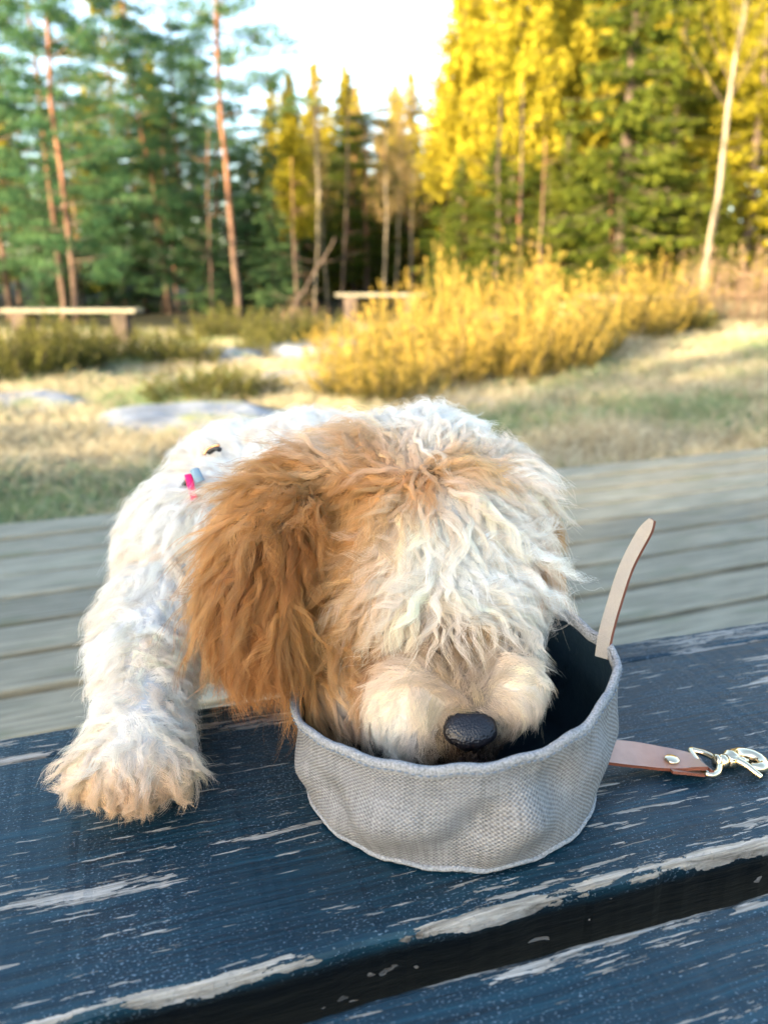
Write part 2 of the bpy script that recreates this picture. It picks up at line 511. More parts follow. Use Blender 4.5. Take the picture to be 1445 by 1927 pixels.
# salient trees:  kind, variant, photo column, distance, height, needles, label
LEAD = [
 ('tallpine', 0, 447, 21.0, 10.6, M_PINE, 'tall lone pine with bare reddish trunk standing against the bright sky gap'),
 ('pine', 0, 140, 19.3, 9.5, M_PINE, 'dark green pine with a thick trunk beside the left plank bench'),
 ('pine', 1, 112, 21.0, 9.9, M_PINE, 'pine with a thin reddish trunk just left of the thick pine'),
 ('pine', 2, 318, 24.1, 9.5, M_PINE, 'pine with leaning slim trunk between the left bench and the tall lone pine'),
 ('pine', 0, 12, 21.4, 9.9, M_PINE, 'pine at the far left edge of the forest front'),
 ('pine', 1, 235, 28.3, 9.9, M_YELGREEN, 'yellow-green pine showing behind the left plank bench'),
 ('pine', 2, 400, 26.2, 10.6, M_PINE, 'bushy blue-green pine behind the tall lone pine'),
 ('pine', 0, 530, 27.0, 5.2, M_PINE, 'low broad blue-green pine at the left of the sky gap'),
 ('spruce', 1, 600, 38.0, 9.8, M_YELGREEN, 'pointed spruce silhouette at the left side of the sky gap'),
 ('spruce', 2, 665, 39.0, 10.2, M_YELGREEN, 'narrow pointed spruce in the middle of the sky gap'),
 ('larch', 0, 560, 25.0, 6.9, M_GOLD, 'golden tree glowing left of the sky gap'),
 ('birch', 0, 617, 26.9, 7.1, M_BUD, 'slim pale birch with a straight trunk left of the pair of birches'),
 ('birch', 1, 727, 25.5, 7.1, M_BUD, 'slim white birch below the brightest patch of sky'),
 ('birch', 0, 742, 29.0, 7.3, M_BUD, 'grey birch right behind the slim white birch'),
 ('birch', 1, 768, 27.6, 6.9, M_BUD, 'forked-looking pale birch right of the slim white birch'),
 ('larch', 1, 862, 25.0, 10.5, M_GOLD, 'tall golden yellow tree at the right of the sky gap'),
 ('larch', 0, 955, 24.0, 11.5, M_GOLD, 'largest golden yellow tree, right of the centre'),
 ('larch', 1, 1045, 25.5, 13, M_GOLD, 'golden tree behind the dark spruce'),
 ('pine', 1, 935, 24.0, 4.6, M_SPRUCE, 'low grey-green pine under the golden trees'),
 ('pine', 2, 1005, 23.5, 4.3, M_SPRUCE, 'low pine with a reddish lit stem under the golden trees'),
 ('spruce', 0, 1165, 20.0, 11.5, M_SPRUCE, 'big dark green spruce with drooping boughs in the right half'),
 ('spruce', 1, 1240, 24.1, 11.5, M_SPRUCE, 'dark spruce right behind the big drooping spruce'),
 ('birch', 0, 1318, 18.6, 11.5, M_GOLD, 'leaning birch with a sunlit pale trunk near the right edge'),
 ('spruce', 2, 1400, 21.4, 11.5, M_YELGREEN, 'bright yellow-green spruce at the right edge'),
 ('larch', 0, 1310, 26.2, 11.5, M_YELGREEN, 'yellow-green tree behind the leaning birch'),
 ('spruce', 0, 1060, 21.8, 5.2, M_SPRUCE, 'short dense spruce in front of the right-hand forest'),
 ('spruce', 1, 1300, 20.1, 3.6, M_SPRUCE, 'small dark spruce at the foot of the leaning birch'),
 ('spruce', 2, 870, 25.7, 4.6, M_SPRUCE, 'small dark spruce just left of the low grey-green pine'),
]
for i, (kd, va, px, y, h, mt, lab) in enumerate(LEAD):
    tree(kd, va, at(px, y), y, h, mt, lab, None, rz=i*1.3)
# the rows of forest behind
def row(n, px0, px1, y0, y1, h0, h1, kinds, mats, label, group, wide=1.0):
    for i in range(n):
        px = px0+(px1-px0)*(i+random.random())/n
        y = random.uniform(y0, y1); k = random.randrange(len(kinds))
        tree(kinds[k], random.randrange(3), at(px, y), y, random.uniform(h0, h1), mats[k], label, group, None, wide)
row(18, -260, 440, 24, 31, 5.0, 8.5, ['pine', 'pine', 'pine', 'larch'], [M_PINE, M_YELGREEN, M_PINE, M_YELGREEN], 'pine of the left-hand forest behind the front trees', 'pines behind the left forest front')
row(12, -200, 430, 32, 46, 7, 9.5, ['pine', 'larch'], [M_PINE, M_YELGREEN], 'tree deep in the left-hand forest', 'trees deep in the left-hand forest')
row(16, 430, 830, 29, 38, 4.5, 7.0, ['spruce', 'pine'], [M_SPRUCE, M_SPRUCE], 'low dark conifer under the sky gap', 'low dark conifers under the sky gap', 1.35)
row(18, 490, 860, 40, 54, 8.0, 11.0, ['spruce', 'spruce', 'larch'], [M_YELGREEN, M_BUD, M_GOLD], 'far conifer closing the bottom of the sky gap', 'far conifers at the bottom of the sky gap', 1.2)  # lit golden haze of the far trees put into their foliage colours
row(15, 850, 1130, 28, 36, 9.5, 14, ['larch', 'birch', 'spruce'], [M_GOLD, M_GOLD, M_YELGREEN], 'golden tree in the mass behind the largest golden tree', 'golden trees of the right-hand forest')
row(14, 1100, 1700, 26, 34, 11, 15, ['spruce', 'larch', 'spruce'], [M_SPRUCE, M_YELGREEN, M_YELGREEN], 'conifer of the right-hand forest behind the dark spruces', 'conifers of the right-hand forest')
row(12, 830, 1650, 38, 52, 14, 19, ['spruce', 'larch'], [M_SPRUCE, M_YELGREEN], 'tree deep in the right-hand forest', 'trees deep in the right-hand forest')
row(20, 800, 1500, 20, 24, 2.8, 4.6, ['spruce', 'pine'], [M_SPRUCE, M_SPRUCE], 'young dark spruce in the shade of the right-hand forest', 'young spruces in the shade of the right-hand forest', 1.4)
row(12, -150, 560, 23, 28, 3, 5.0, ['spruce', 'pine'], [M_PINE, M_PINE], 'young conifer in the shade of the left-hand forest', 'young conifers in the shade of the left-hand forest', 1.4)
row(18, -1500, -260, 21, 34, 7, 11, ['pine', 'pine', 'spruce'], [M_PINE, M_YELGREEN, M_PINE], 'conifer of the forest beyond the left edge of the picture', 'forest beyond the left edge')
row(18, 1700, 3000, 20, 34, 8, 12, ['spruce', 'larch', 'spruce'], [M_SPRUCE, M_YELGREEN, M_SPRUCE], 'conifer of the forest beyond the right edge of the picture', 'forest beyond the right edge')
# unseen trees added sunwards to shade the bench, deck, near grass and left forest
def shade(w, t, kind, var, h, mat, wide=1.0):
    x = SUN_FROM.x*t - SUN_FROM.y*w; y = SUN_FROM.y*t + SUN_FROM.x*w
    tree(kind, var, x, y, h, mat, 'unseen tree added out of the picture to cast shade', 'unseen trees added to cast shade', None, wide)
for (w, t, kind, var, h) in ((3.4, 17, 'spruce', 0, 10), (1.6, 19, 'pine', 1, 9), (-0.5, 21, 'pine', 0, 9.0), (-0.35, 18, 'spruce', 1, 7.3), (0.35, 25, 'spruce', 2, 8.6), (-1.9, 17, 'spruce', 2, 8.0), (-2.4, 24, 'pine', 1, 8.5), (-2.9, 15, 'spruce', 0, 6.0), (-1.2, 27, 'pine', 2, 10.5), (0.8, 29, 'spruce', 0, 10.5),
                             (-8.5, 22, 'pine', 1, 5.0), (-19, 24, 'pine', 0, 8.0), (-23.5, 22, 'pine', 2, 9.0), (-27.5, 22, 'spruce', 0, 10)):
    shade(w, t, kind, var, h, M_PINE if kind == 'pine' else M_SPRUCE, 1.15)
for (w, t, h) in ((-4.4, 6.0, 1.9), (-3.4, 5.4, 1.8), (-5.4, 7.2, 2.0), (-7.0, 8.5, 2.2)):  # low spruces added out of view to keep the left grass shaded
    shade(w, t, 'spruce', 1, h, M_SPRUCE, 2.2)
# slim bare stems among the trees
def stem(px, y, h, lean, mat, label, r0=0.035):
    x = at(px, y); root = empty('dead_tree', (x, y, terrain_z(x, y)))
    tag(root, label, 'dead tree')
    r = np.random.default_rng(int(px)); p = trunk_path(h, (lean, 0.1), 0.25, r, 10)
    link('trunk', pymesh('bare_stem_trunk', *tube(p, np.linspace(r0, r0*0.4, 10), 8)), mat, root)
    mb = MB()
    for i in range(9):
        t = 0.25+0.7*r.random(); q = np.array([np.interp(t, np.linspace(0, 1, 10), p[:, k]) for k in range(3)]); a = r.random()*6.28
        mb.add(tube([q, q+np.array([math.cos(a), math.sin(a), 0.1])*0.35, q+np.array([math.cos(a), math.sin(a), 0.2])*0.7], [0.012, 0.008, 0.003], 4))
    link('limbs', mb.mesh('bare_stem_limbs'), mat, root)['kind'] = 'stuff'
for (px, y, h, lean, mt, lab) in ((395, 16.5, 3.4, 0.1, M_BARKP, 'thin bare reddish stem left of the tall pine trunk'), (1008, 15.2, 2.9, 0.05, M_BARKP, 'short bare reddish stem behind the golden heather'), (932, 15.6, 3.6, 0.0, M_BARKS, 'grey bare stem behind the tallest golden heather'), (558, 17.0, 3.0, -0.05, M_BARKP, 'short reddish stem left of the slim pale birch'), (640, 19.0, 5.0, 0.6, M_BARKS, 'thin leaning grey stem between the two pale birches'), (520, 14.8, 1.5, 1.5, M_BARKS, 'dead stem leaning steeply over the dark undergrowth'), (590, 18.0, 4.4, 0.1, M_BARKB, 'thin pale stem just left of the slim pale birch'), (982, 16.6, 4.0, -0.25, M_BARKS, 'crooked grey stem behind the golden heather')):
    stem(px, y*1.3, h*1.45, lean, mt, lab)

# ------------------------------------------------------------------ heather and other bushes
def bush_proto(name, seed, n_sprig, h, rad, upright, mat, leafs, size=0.03, slim=0.35):
    r = np.random.default_rng(seed); st = MB(); pts = []; ax = []; tn = []
    for i in range(n_sprig):
        a = r.random()*6.283; q = math.sqrt(r.random())*rad
        b = np.array([math.cos(a)*q*0.45, math.sin(a)*q*0.45, -0.03])
        top = np.array([math.cos(a)*q, math.sin(a)*q, 0])*1.0
        hh = h*(1-0.45*(q/rad)**2)*r.uniform(0.45, 1.15)
        e = np.array([top[0]*(1.3-upright*0.3), top[1]*(1.3-upright*0.3), hh])+r.normal(0, 0.03, 3)
        c = catmull([b, b*0.5+e*0.5+[0, 0, -0.06*h], e], 6)
        if i % 3 == 0: st.add(tube(c, np.linspace(0.005, 0.0015, 6), 3))
        s_ = 0.25+0.78*r.random(leafs)**0.8
        p = np.stack([np.interp(np.clip(s_, 0, 1), np.linspace(0, 1, 6), c[:, k]) for k in range(3)], 1)
        p += r.normal(0, 0.020, (leafs, 3))*(1.3-s_)[:, None]*1.6
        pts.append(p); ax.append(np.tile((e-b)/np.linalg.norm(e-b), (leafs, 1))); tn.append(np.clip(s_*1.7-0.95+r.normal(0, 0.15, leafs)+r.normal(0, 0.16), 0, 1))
    P = np.vstack(pts); v, f = leaf_tris(P, size, r, 0, np.vstack(ax), slim)
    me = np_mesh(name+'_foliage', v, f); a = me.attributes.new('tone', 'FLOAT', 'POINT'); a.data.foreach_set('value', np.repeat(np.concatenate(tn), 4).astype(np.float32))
    me.materials.append(mat)
    s = st.mesh(name+'_stems'); s.materials.append(M_BARKS)
    return me, s
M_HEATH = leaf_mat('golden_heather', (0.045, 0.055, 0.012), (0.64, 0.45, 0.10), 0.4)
M_HEATHG = leaf_mat('olive_heather', (0.035, 0.048, 0.014), (0.17, 0.16, 0.045), 0.35)
M_TAWNY = leaf_mat('tawny_twigs', (0.16, 0.11, 0.07), (0.48, 0.33, 0.20), 0.35)
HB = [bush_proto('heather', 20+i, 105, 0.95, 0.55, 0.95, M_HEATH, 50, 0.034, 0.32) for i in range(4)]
HO = [bush_proto('olive_heather', 30+i, 130, 0.55, 0.55, 0.6, M_HEATHG, 52, 0.034, 0.36) for i in range(2)]
HT = [bush_proto('tawny_bush', 40, 120, 0.9, 0.6, 0.9, M_TAWNY, 36, 0.034, 0.2)]
def bush(pr, px, y, h, base_h, label, group=None, cat='bush', name='heather_bush', wide=None):
    x = at(px, y)*1.0
    root = empty(name, (x, y, terrain_z(x, y)), random.uniform(0, 6.28))
    k = h/base_h; w = wide or k; root.scale = (w, w, k)
    tag(root, label, cat, group)
    link('foliage', pr[0], None, root); link('stems', pr[1], None, root)['kind'] = 'stuff'
ORD = ['first', 'second', 'third', 'fourth', 'fifth', 'sixth', 'seventh', 'eighth', 'ninth', 'tenth']
G1 = 'golden heather thicket'
THK = [(640, 5.9, .40), (700, 5.7, .45), (755, 5.6, .48), (690, 6.6, .6), (765, 6.7, .75), (830, 6.3, .62), (812, 7.4, 1.08), (870, 7.2, 1.0), (905, 6.5, .7), (935, 7.3, .92), (985, 7.2, 1.16), (990, 6.5, .75), (1045, 7.5, 0.95), (1085, 7.2, .88), (1060, 6.8, .7), (1120, 8.0, .8), (745, 8.2, .85), (850, 8.4, 1.0), (1010, 8.5, 1.05), (640, 7.6, .5)]
for rowname, sel in (('low front row', [q for q in THK if q[1] < 7]), ('tall middle row', [q for q in THK if 7 <= q[1] < 7.9]), ('back row', [q for q in THK if q[1] >= 7.9])):
    for i, (px, y, h) in enumerate(sorted(sel)):
        bush(HB[random.randrange(4)], px, y, h, 0.95, '%s golden heather bush from the left in the thicket\'s %s' % (ORD[i], rowname), G1, wide=0.8)
G2 = 'smaller golden heather clump on the right'
for i, (px, y, h) in enumerate(((1160, 9.2, .85), (1195, 9.4, 1.0), (1225, 8.9, .6), (1240, 9.5, .92), (1275, 9.8, .8))):
    bush(HB[random.randrange(4)], px, y, h, 0.95, '%s golden heather bush from the left in the smaller clump right of the thicket' % ORD[i], G2, wide=0.85)
for (px, y, h, lab) in ((360, 5.6, .30, 'low olive heather just behind the nearest rock slab'), (425, 5.9, .27, 'small olive heather at the right end of the nearest rock slab'), (300, 8.4, .42, 'round olive heather right of the left plank bench'), (345, 8.0, .36, 'round olive heather left of the pale blue rock'), (505, 9.0, .40, 'olive heather between the two pale rocks'), (440, 11.2, .55, 'olive bush behind the pale blue rock'), (385, 11.6, .5, 'olive bush below the slim leaning pine'), (60, 7.2, .55, 'large dark olive heather at the left edge'), (10, 6.6, .5, 'dark olive heather at the very left edge in front'), (125, 7.8, .5, 'dark olive heather under the left plank bench'), (200, 8.6, .45, 'dark olive heather at the right end of the left plank bench'), (520, 10.5, .5, 'golden olive heather in front of the dark undergrowth'), (1300, 9.8, .35, 'low grey-green heather in the corner of the golden clump'), (600, 10.8, .45, 'olive heather left of the middle plank bench')):
    bush(HO[random.randrange(2)], px, y, h, 0.55, lab, wide=max(0.75, h/0.55))
for (px, y, h, lab) in ((1350, 10.5, .95, 'tawny bare bush at the right edge of the grass'), (1420, 10.0, 1.0, 'pinkish tawny bush at the far right'), (1465, 10.8, 1.1, 'pinkish tawny bush cut by the right edge of the view'), (1310, 12.5, 1.0, 'grey bare bush behind the golden clump'), (560, 12.0, .6, 'tawny bush left of the middle plank bench')):
    bush(HT[0], px, y, h, 0.9, lab, name='bare_bush', wide=0.9)

# ------------------------------------------------------------------ rocks
M_ROCK, nt, b = new_mat('grey_granite', 0.8, 0.3)
oc = ocoord(nt); n = noise_n(nt, oc, 5, 8, 0.6); n2 = noise_n(nt, oc, 2.2, 4)
c = ramp(nt, n, [(0.3, (0.10, 0.115, 0.135)), (0.5, (0.19, 0.215, 0.25)), (0.7, (0.29, 0.32, 0.36))])
c = mix(nt, step(nt, n2, 0.55, 0.68), c, (0.22, 0.24, 0.11))
nt.links.new(c, b.inputs['Base Color']); bump(nt, b, n, 0.6, 0.03)
def rock(px, y, rx, ry, rz, label, seed, lift=0.0):
    bm = bmesh.new(); bmesh.ops.create_icosphere(bm, subdivisions=5, radius=1.0)
    for v in bm.verts:
        p = v.co.copy(); k = 1+0.22*noise.noise(p*1.4+Vector((seed, 0, 0)))+0.06*noise.noise(p*5+Vector((seed, 3, 0)))
        q = p*k; q.z = min(q.z, 0.75+0.08*noise.noise(p*3))
        v.co = Vector((q.x*rx, q.y*ry, q.z*rz))
    x = at(px, y)
    o = link('rock', bm_mesh('rock', bm), M_ROCK, None, (x, y, terrain_z(x, y)+lift-0.03)); tag(o, label, 'rock')
rock(335, 4.75, 0.62, 0.55, 0.15, 'broad flat pale rock slab sunk in the grass nearest the deck', 3, 0.02)
rock(425, 8.7, 0.42, 0.55, 0.22, 'pale blue-grey rock between two olive bushes', 9, 0.02)
rock(595, 9.2, 0.75, 0.8, 0.24, 'long pale granite hump left of the golden thicket', 14, 0.02)
rock(540, 7.0, 0.35, 0.3, 0.10, 'small dark flat rock in front of the granite hump', 21, 0.02)
rock(25, 5.3, 0.35, 0.4, 0.13, 'pale rock in the grass at the left edge', 28, 0.02)
rock(880, 5.6, 0.28, 0.18, 0.09, 'brownish rock at the foot of the golden thicket', 33, 0.0)
rock(310, 6.9, 0.35, 0.25, 0.10, 'small grey rock behind the olive heather', 37, 0.0)

# ------------------------------------------------------------------ plank benches at the wood's edge
M_PALE = wood_grey('pale_bench_wood', 1.0, 4.0)
def far_bench(px0, px1, y, ztop, label):
    x0, x1 = at(px0, y), at(px1, y); L = x1-x0; cx = (x0+x1)/2
    root = empty('plank_bench', (cx, y, terrain_z(cx, y))); tag(root, label, 'bench')
    zt = ztop-terrain_z(cx, y)
    for k in range(3):
        me = plank_mesh('far_bench_plank', L, 0.13, 0.05, 50+k, 16, 0.001, 0.006); me.materials.append(M_PALE)
        o = link('plank', me, None, root); o.location = (0, -0.15+k*0.145, zt)
    for s in (-1, 1):
        bm = bmesh.new(); bmesh.ops.create_cube(bm, size=1.0, matrix=Matrix.Translation((s*(L/2-0.25), 0, (zt-0.051)/2-0.1)) @ Matrix.Diagonal((0.22, 0.36, zt-0.051+0.2, 1)))
        bmesh.ops.bevel(bm, geom=bm.edges[:], offset=0.02, segments=2, affect='EDGES')
        link('leg', bm_mesh('far_bench_leg', bm, False), M_BARKS, root)
far_bench(5, 258, 11.5, 0.33, 'pale plank bench at the left edge of the clearing')
far_bench(632, 800, 13.5, 0.52, 'pale plank bench half hidden by the golden heather')
far_bench(1090, 1350, 13.0, 0.50, 'pale plank bench behind the golden clump on the right')

# ------------------------------------------------------------------ grass
def make_grass():
    r = np.random.default_rng(77)
    n = 150000
    y = 2.3+ (r.random(n)**1.7)*13.5
    half = y*0.62+0.8
    x = (r.random(n)*2-1)*half
    e = np.array([math.cos(D_ANG), math.sin(D_ANG)]); nn = np.array([-math.sin(D_ANG), math.cos(D_ANG)])
    edge = np.dot(PZ(722, 914, 0)[:2], nn)
    ok = (x*nn[0]+y*nn[1]) > edge+0.02
    x, y = x[ok], y[ok]; n = len(x)
    tuft = np.array([noise.noise(Vector((a*2.1, b*2.1, 0))) for a, b in zip(x, y)])
    grn = np.array([noise.noise(Vector((a*0.9, b*0.9, 7))) for a, b in zip(x, y)])
    z = np.array([terrain_z(a, b) for a, b in zip(x, y)])
    K = 5; s = np.linspace(0, 1, K)
    L = np.clip(0.07+0.10*np.clip(tuft+0.25, 0, 1)+r.normal(0, 0.02, n), 0.025, 0.3)*(0.8+0.05*y)
    az = r.random(n)*6.283+tuft*3; ln = np.clip(r.normal(0.75, 0.3, n), 0.1, 1.4)
    d = np.stack([np.cos(az), np.sin(az), 0*az], 1)
    P = np.stack([x, y, z], 1)[:, None]+L[:, None, None]*(d[:, None]*(ln[:, None]*s[None]**1.6)[:, :, None]+np.array([0, 0, 1.0])*(s-0.35*s**2*ln[:, None])[:, :, None])
    pal = np.array([(0.38, 0.33, 0.21), (0.50, 0.45, 0.32), (0.29, 0.24, 0.15), (0.13, 0.20, 0.09), (0.20, 0.26, 0.13)])
    gsel = (grn+r.normal(0, 0.25, n)) > 0.16
    idx = np.where(gsel, r.integers(3, 5, n), r.integers(0, 3, n))
    col = pal[idx]*np.clip(r.normal(1, 0.15, (n, 1)), 0.5, 1.4)
    rad = (0.0016+0.00018*y)[:, None]*(1-0.75*s)[None]
    m, nt, b = new_mat('dry_grass_blades', 0.8, 0.2)
    at_ = nd(nt, 'ShaderNodeAttribute', attribute_name='hair_col'); nt.links.new(at_.outputs['Color'], b.inputs['Base Color'])
    o = curves_obj('grass', P, rad, col, m, None)
    tag(o, 'dry straw-coloured and green grass between the deck and the heather', 'grass', None, 'stuff')
make_grass()

# ------------------------------------------------------------------ bench with peeling paint
def paint_mat(name, half, seed, wear_lo, wear_hi, amount=0.0, dark_patch=None):
    """blue-black paint, flaked along the grain; wear_lo / wear_hi: how wide the bare band is on each long edge"""
    m, nt, b = new_mat(name, 0.4, 0.4)
    oc = ocoord(nt)
    sep = nd(nt, 'ShaderNodeSeparateXYZ'); nt.links.new(oc, sep.inputs[0])
    y = sep.outputs[1]; x = sep.outputs[0]
    warp = mth(nt, 'MULTIPLY', mth(nt, 'SUBTRACT', noise_n(nt, mapping(nt, oc, (1, 1, 1), (seed, 0, 0)), 9, 2), 0.5), 0.03)
    cmb = nd(nt, 'ShaderNodeCombineXYZ')
    nt.links.new(x, cmb.inputs[0]); nt.links.new(mth(nt, 'ADD', y, mth(nt, 'MULTIPLY', warp, 0.25)), cmb.inputs[1]); nt.links.new(sep.outputs[2], cmb.inputs[2])
    wv = cmb.outputs[0]
    grain = noise_n(nt, mapping(nt, wv, (5, 170, 60), (seed, seed, 0)), 2.0, 7, 0.6)
    streak = noise_n(nt, mapping(nt, wv, (11.0, 150, 40), (seed*2, seed, 0)), 1.0, 4, 0.6, 0.2)
    rag = noise_n(nt, mapping(nt, wv, (45, 200, 60), (seed, 0, 0)), 3.0, 3, 0.65)
    area = noise_n(nt, mapping(nt, oc, (5.5, 13, 5), (seed*5, seed*3, 0)), 1.0, 2, 0.5)
    streak = mth(nt, 'ADD', streak, mth(nt, 'MULTIPLY', mth(nt, 'SUBTRACT', rag, 0.5), 0.22))
    val = mth(nt, 'ADD', streak, mth(nt, 'MULTIPLY', mth(nt, 'SUBTRACT', area, 0.5), 0.42))
    # edge wear
    lip = mth(nt, 'MULTIPLY', mth(nt, 'SUBTRACT', 1.0, step(nt, mth(nt, 'SUBTRACT', half, mth(nt, 'ABSOLUTE', y)), 0.0008, 0.0034)), 0.13)
    dlo = mth(nt, 'ADD', y, half); dhi = mth(nt, 'SUBTRACT', half, y)
    alo = mth(nt, 'MULTIPLY', mth(nt, 'POWER', mth(nt, 'SUBTRACT', 1.0, mth(nt, 'DIVIDE', dlo, wear_lo, clamp=True), clamp=True), 1.2), 0.11)
    ahi = mth(nt, 'MULTIPLY', mth(nt, 'POWER', mth(nt, 'SUBTRACT', 1.0, mth(nt, 'DIVIDE', dhi, wear_hi, clamp=True), clamp=True), 1.2), 0.11)
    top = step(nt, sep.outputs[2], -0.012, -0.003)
    edge = mth(nt, 'MULTIPLY', mth(nt, 'MULTIPLY', mth(nt, 'ADD', alo, ahi), top), mth(nt, 'MULTIPLY', step(nt, noise_n(nt, mapping(nt, oc, (4.5, 3, 1), (seed*2.3, 0, 0)), 1.0, 3), 0.30, 0.62), 1.25))
    ragged = noise_n(nt, mapping(nt, wv, (32, 240, 60), (seed*4, seed, 0)), 1.0, 5, 0.7)
    edge = mth(nt, 'MULTIPLY', edge, mth(nt, 'ADD', mth(nt, 'MULTIPLY', step(nt, ragged, 0.40, 0.60), 1.35), 0.1))
    val = mth(nt, 'ADD', mth(nt, 'ADD', val, edge), mth(nt, 'MULTIPLY', lip, top))
    val = mth(nt, 'SUBTRACT', val, mth(nt, 'MULTIPLY', mth(nt, 'SUBTRACT', 1.0, top), 0.06))
    fine = noise_n(nt, mapping(nt, wv, (26.0, 330, 60), (seed, seed*2, 0)), 1.0, 3, 0.6, 0.2)
    val = mth(nt, 'MAXIMUM', val, mth(nt, 'ADD', mth(nt, 'ADD', fine, 0.006), mth(nt, 'MULTIPLY', mth(nt, 'SUBTRACT', area, 0.5), 0.35)))
    bare = step(nt, val, 0.638-amount, 0.646-amount)
    # round chips
    v = nd(nt, 'ShaderNodeTexVoronoi', feature='F1'); v.inputs['Scale'].default_value = 1.0; v.inputs['Randomness'].default_value = 1.0
    nt.links.new(mapping(nt, oc, (16, 30, 10), (seed*1.7, 0, 0)), v.inputs['Vector'])
    chip = mth(nt, 'ADD', v.outputs['Distance'], mth(nt, 'MULTIPLY', mth(nt, 'SUBTRACT', noise_n(nt, oc, 160, 4, 0.7), 0.5), 0.30))
    sc_ = nt.nodes.new('ShaderNodeSeparateColor'); nt.links.new(v.outputs['Color'], sc_.inputs[0])
    chipm = mth(nt, 'MULTIPLY', mth(nt, 'LESS_THAN', chip, 0.16), mth(nt, 'GREATER_THAN', sc_.outputs[0], 0.80))
    bare = mth(nt, 'MAXIMUM', bare, chipm)
    # frosty specks: dust and bubbles of the film, their glints put into the colour
    sp = noise_n(nt, mapping(nt, oc, (1.0, 1.6, 1), (seed, 3, 0)), 620, 2, 0.5)
    spa = noise_n(nt, mapping(nt, oc, (1, 1, 1), (seed, 7, 0)), 14, 3)
    speck = mth(nt, 'MULTIPLY', step(nt, mth(nt, 'ADD', sp, mth(nt, 'MULTIPLY', spa, 0.28)), 0.765, 0.82), 0.55)
    speck = mth(nt, 'MULTIPLY', speck, top)
    wood = ramp(nt, noise_n(nt, mapping(nt, wv, (9, 330, 60), (seed, 0, 0)), 2, 8, 0.72), [(0.34, (0.08, 0.07, 0.06)), (0.48, (0.25, 0.235, 0.205)), (0.62, (0.42, 0.40, 0.365))])
    pt = ramp(nt, grain, [(0.3, (0.0008, 0.0090, 0.0165)), (0.5, (0.0024, 0.0220, 0.038)), (0.7, (0.0070, 0.046, 0.072))])
    if dark_patch:
        cx, cy, rx, ry = dark_patch
        dx = mth(nt, 'DIVIDE', mth(nt, 'SUBTRACT', x, cx), rx); dy = mth(nt, 'DIVIDE', mth(nt, 'SUBTRACT', y, cy), ry)
        dd = mth(nt, 'ADD', mth(nt, 'POWER', mth(nt, 'ABSOLUTE', dx), 2.0), mth(nt, 'POWER', mth(nt, 'ABSOLUTE', dy), 2.0))
        dd = mth(nt, 'ADD', dd, mth(nt, 'MULTIPLY', mth(nt, 'SUBTRACT', noise_n(nt, mapping(nt, oc, (25, 130, 1)), 1.5, 5), 0.5), 2.2))
        pt = mix(nt, mth(nt, 'MULTIPLY', mth(nt, 'LESS_THAN', dd, 0.9), 0.8), pt, (0.004, 0.012, 0.028))
    pt = mix(nt, mth(nt, 'SUBTRACT', 1.0, top), pt, (0.0015, 0.0040, 0.0065))  # side faces: shade of the gap put into a darker paint colour
    pt = mix(nt, speck, pt, (0.20, 0.29, 0.37))
    c = mix(nt, bare, pt, wood)
    nt.links.new(c, b.inputs['Base Color'])
    nt.links.new(mth(nt, 'ADD', mth(nt, 'MULTIPLY', bare, 0.45), mth(nt, 'ADD', mth(nt, 'MULTIPLY', grain, 0.22), 0.26)), b.inputs['Roughness'])
    h = mth(nt, 'ADD', mth(nt, 'MULTIPLY', bare, -0.7), mth(nt, 'ADD', mth(nt, 'MULTIPLY', grain, 0.8), mth(nt, 'MULTIPLY', speck, 0.7)))
    bump(nt, b, h, 0.8, 0.0016)
    return m
BE = np.array([math.cos(B_ANG), math.sin(B_ANG), 0]); BN = np.array([-math.sin(B_ANG), math.cos(B_ANG), 0])
def make_bench():
    root = empty('bench', (0.1, 0.35, 0), B_ANG)
    tag(root, 'wooden bench with flaking dark blue paint under the dog and bowl', 'bench')
    inv = np.array([0.1, 0.35, 0])
    def place(o, off, along=0.0, z=T):
        p = BN*off + BE*along - inv
        lx = p @ BE; ly = p @ BN
        o.location = (lx, ly, z)
    o_back = PZ(722, 1270, T) @ BN; o_gr = PZ(722, 1315, T) @ BN; o_fr = PZ(722, 1763, T) @ BN; o_f2 = PZ(722, 1873, T) @ BN
    items = [(o_gr+0.002, o_back, 0.010, 0.02, 0.05, 11), (o_fr, o_gr-0.002, 0.042, 0.008, 0.0, 23), (o_f2-0.165, o_f2, 0.02, 0.016, 0.01, 37)]
    for i, (a, bb, wl, wh, am, sd) in enumerate(items):
        w = bb-a
        me = plank_mesh('bench_plank', 2.2, w, 0.045, sd, 520, 0.0005, 0.0035, 0.001)
        dp = (0.355, 0.035, 0.07, 0.020) if i == 2 else None
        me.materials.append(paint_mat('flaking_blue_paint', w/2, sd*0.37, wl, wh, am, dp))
        o = link('plank', me, None, root)
        place(o, (a+bb)/2, 0.10, T-(0.003 if i == 0 else 0))
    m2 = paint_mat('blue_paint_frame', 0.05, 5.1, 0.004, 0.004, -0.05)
    span = o_back-(o_f2-0.165)
    mid = (o_back+o_f2-0.165)/2
    for s in (-0.75, 0.95):
        bm_ = plank_mesh('crossbeam', span-0.02, 0.07, 0.06, 5, 12); bm_.materials.append(m2)
        o = link('crossbeam', bm_, None, root); place(o, mid, s, T-0.0455); o.rotation_euler = (0, 0, math.pi/2)
        for sy in (-1, 1):
            lm = plank_mesh('leg', T-0.107, 0.07, 0.07, 9, 6); lm.materials.append(m2)
            o = link('leg', lm, None, root); place(o, mid+sy*(span/2-0.07), s+0.0, (T-0.106)/2+0.0005); o.rotation_euler = (0, math.pi/2, 0)
            o.location.x -= 0.035
make_bench()

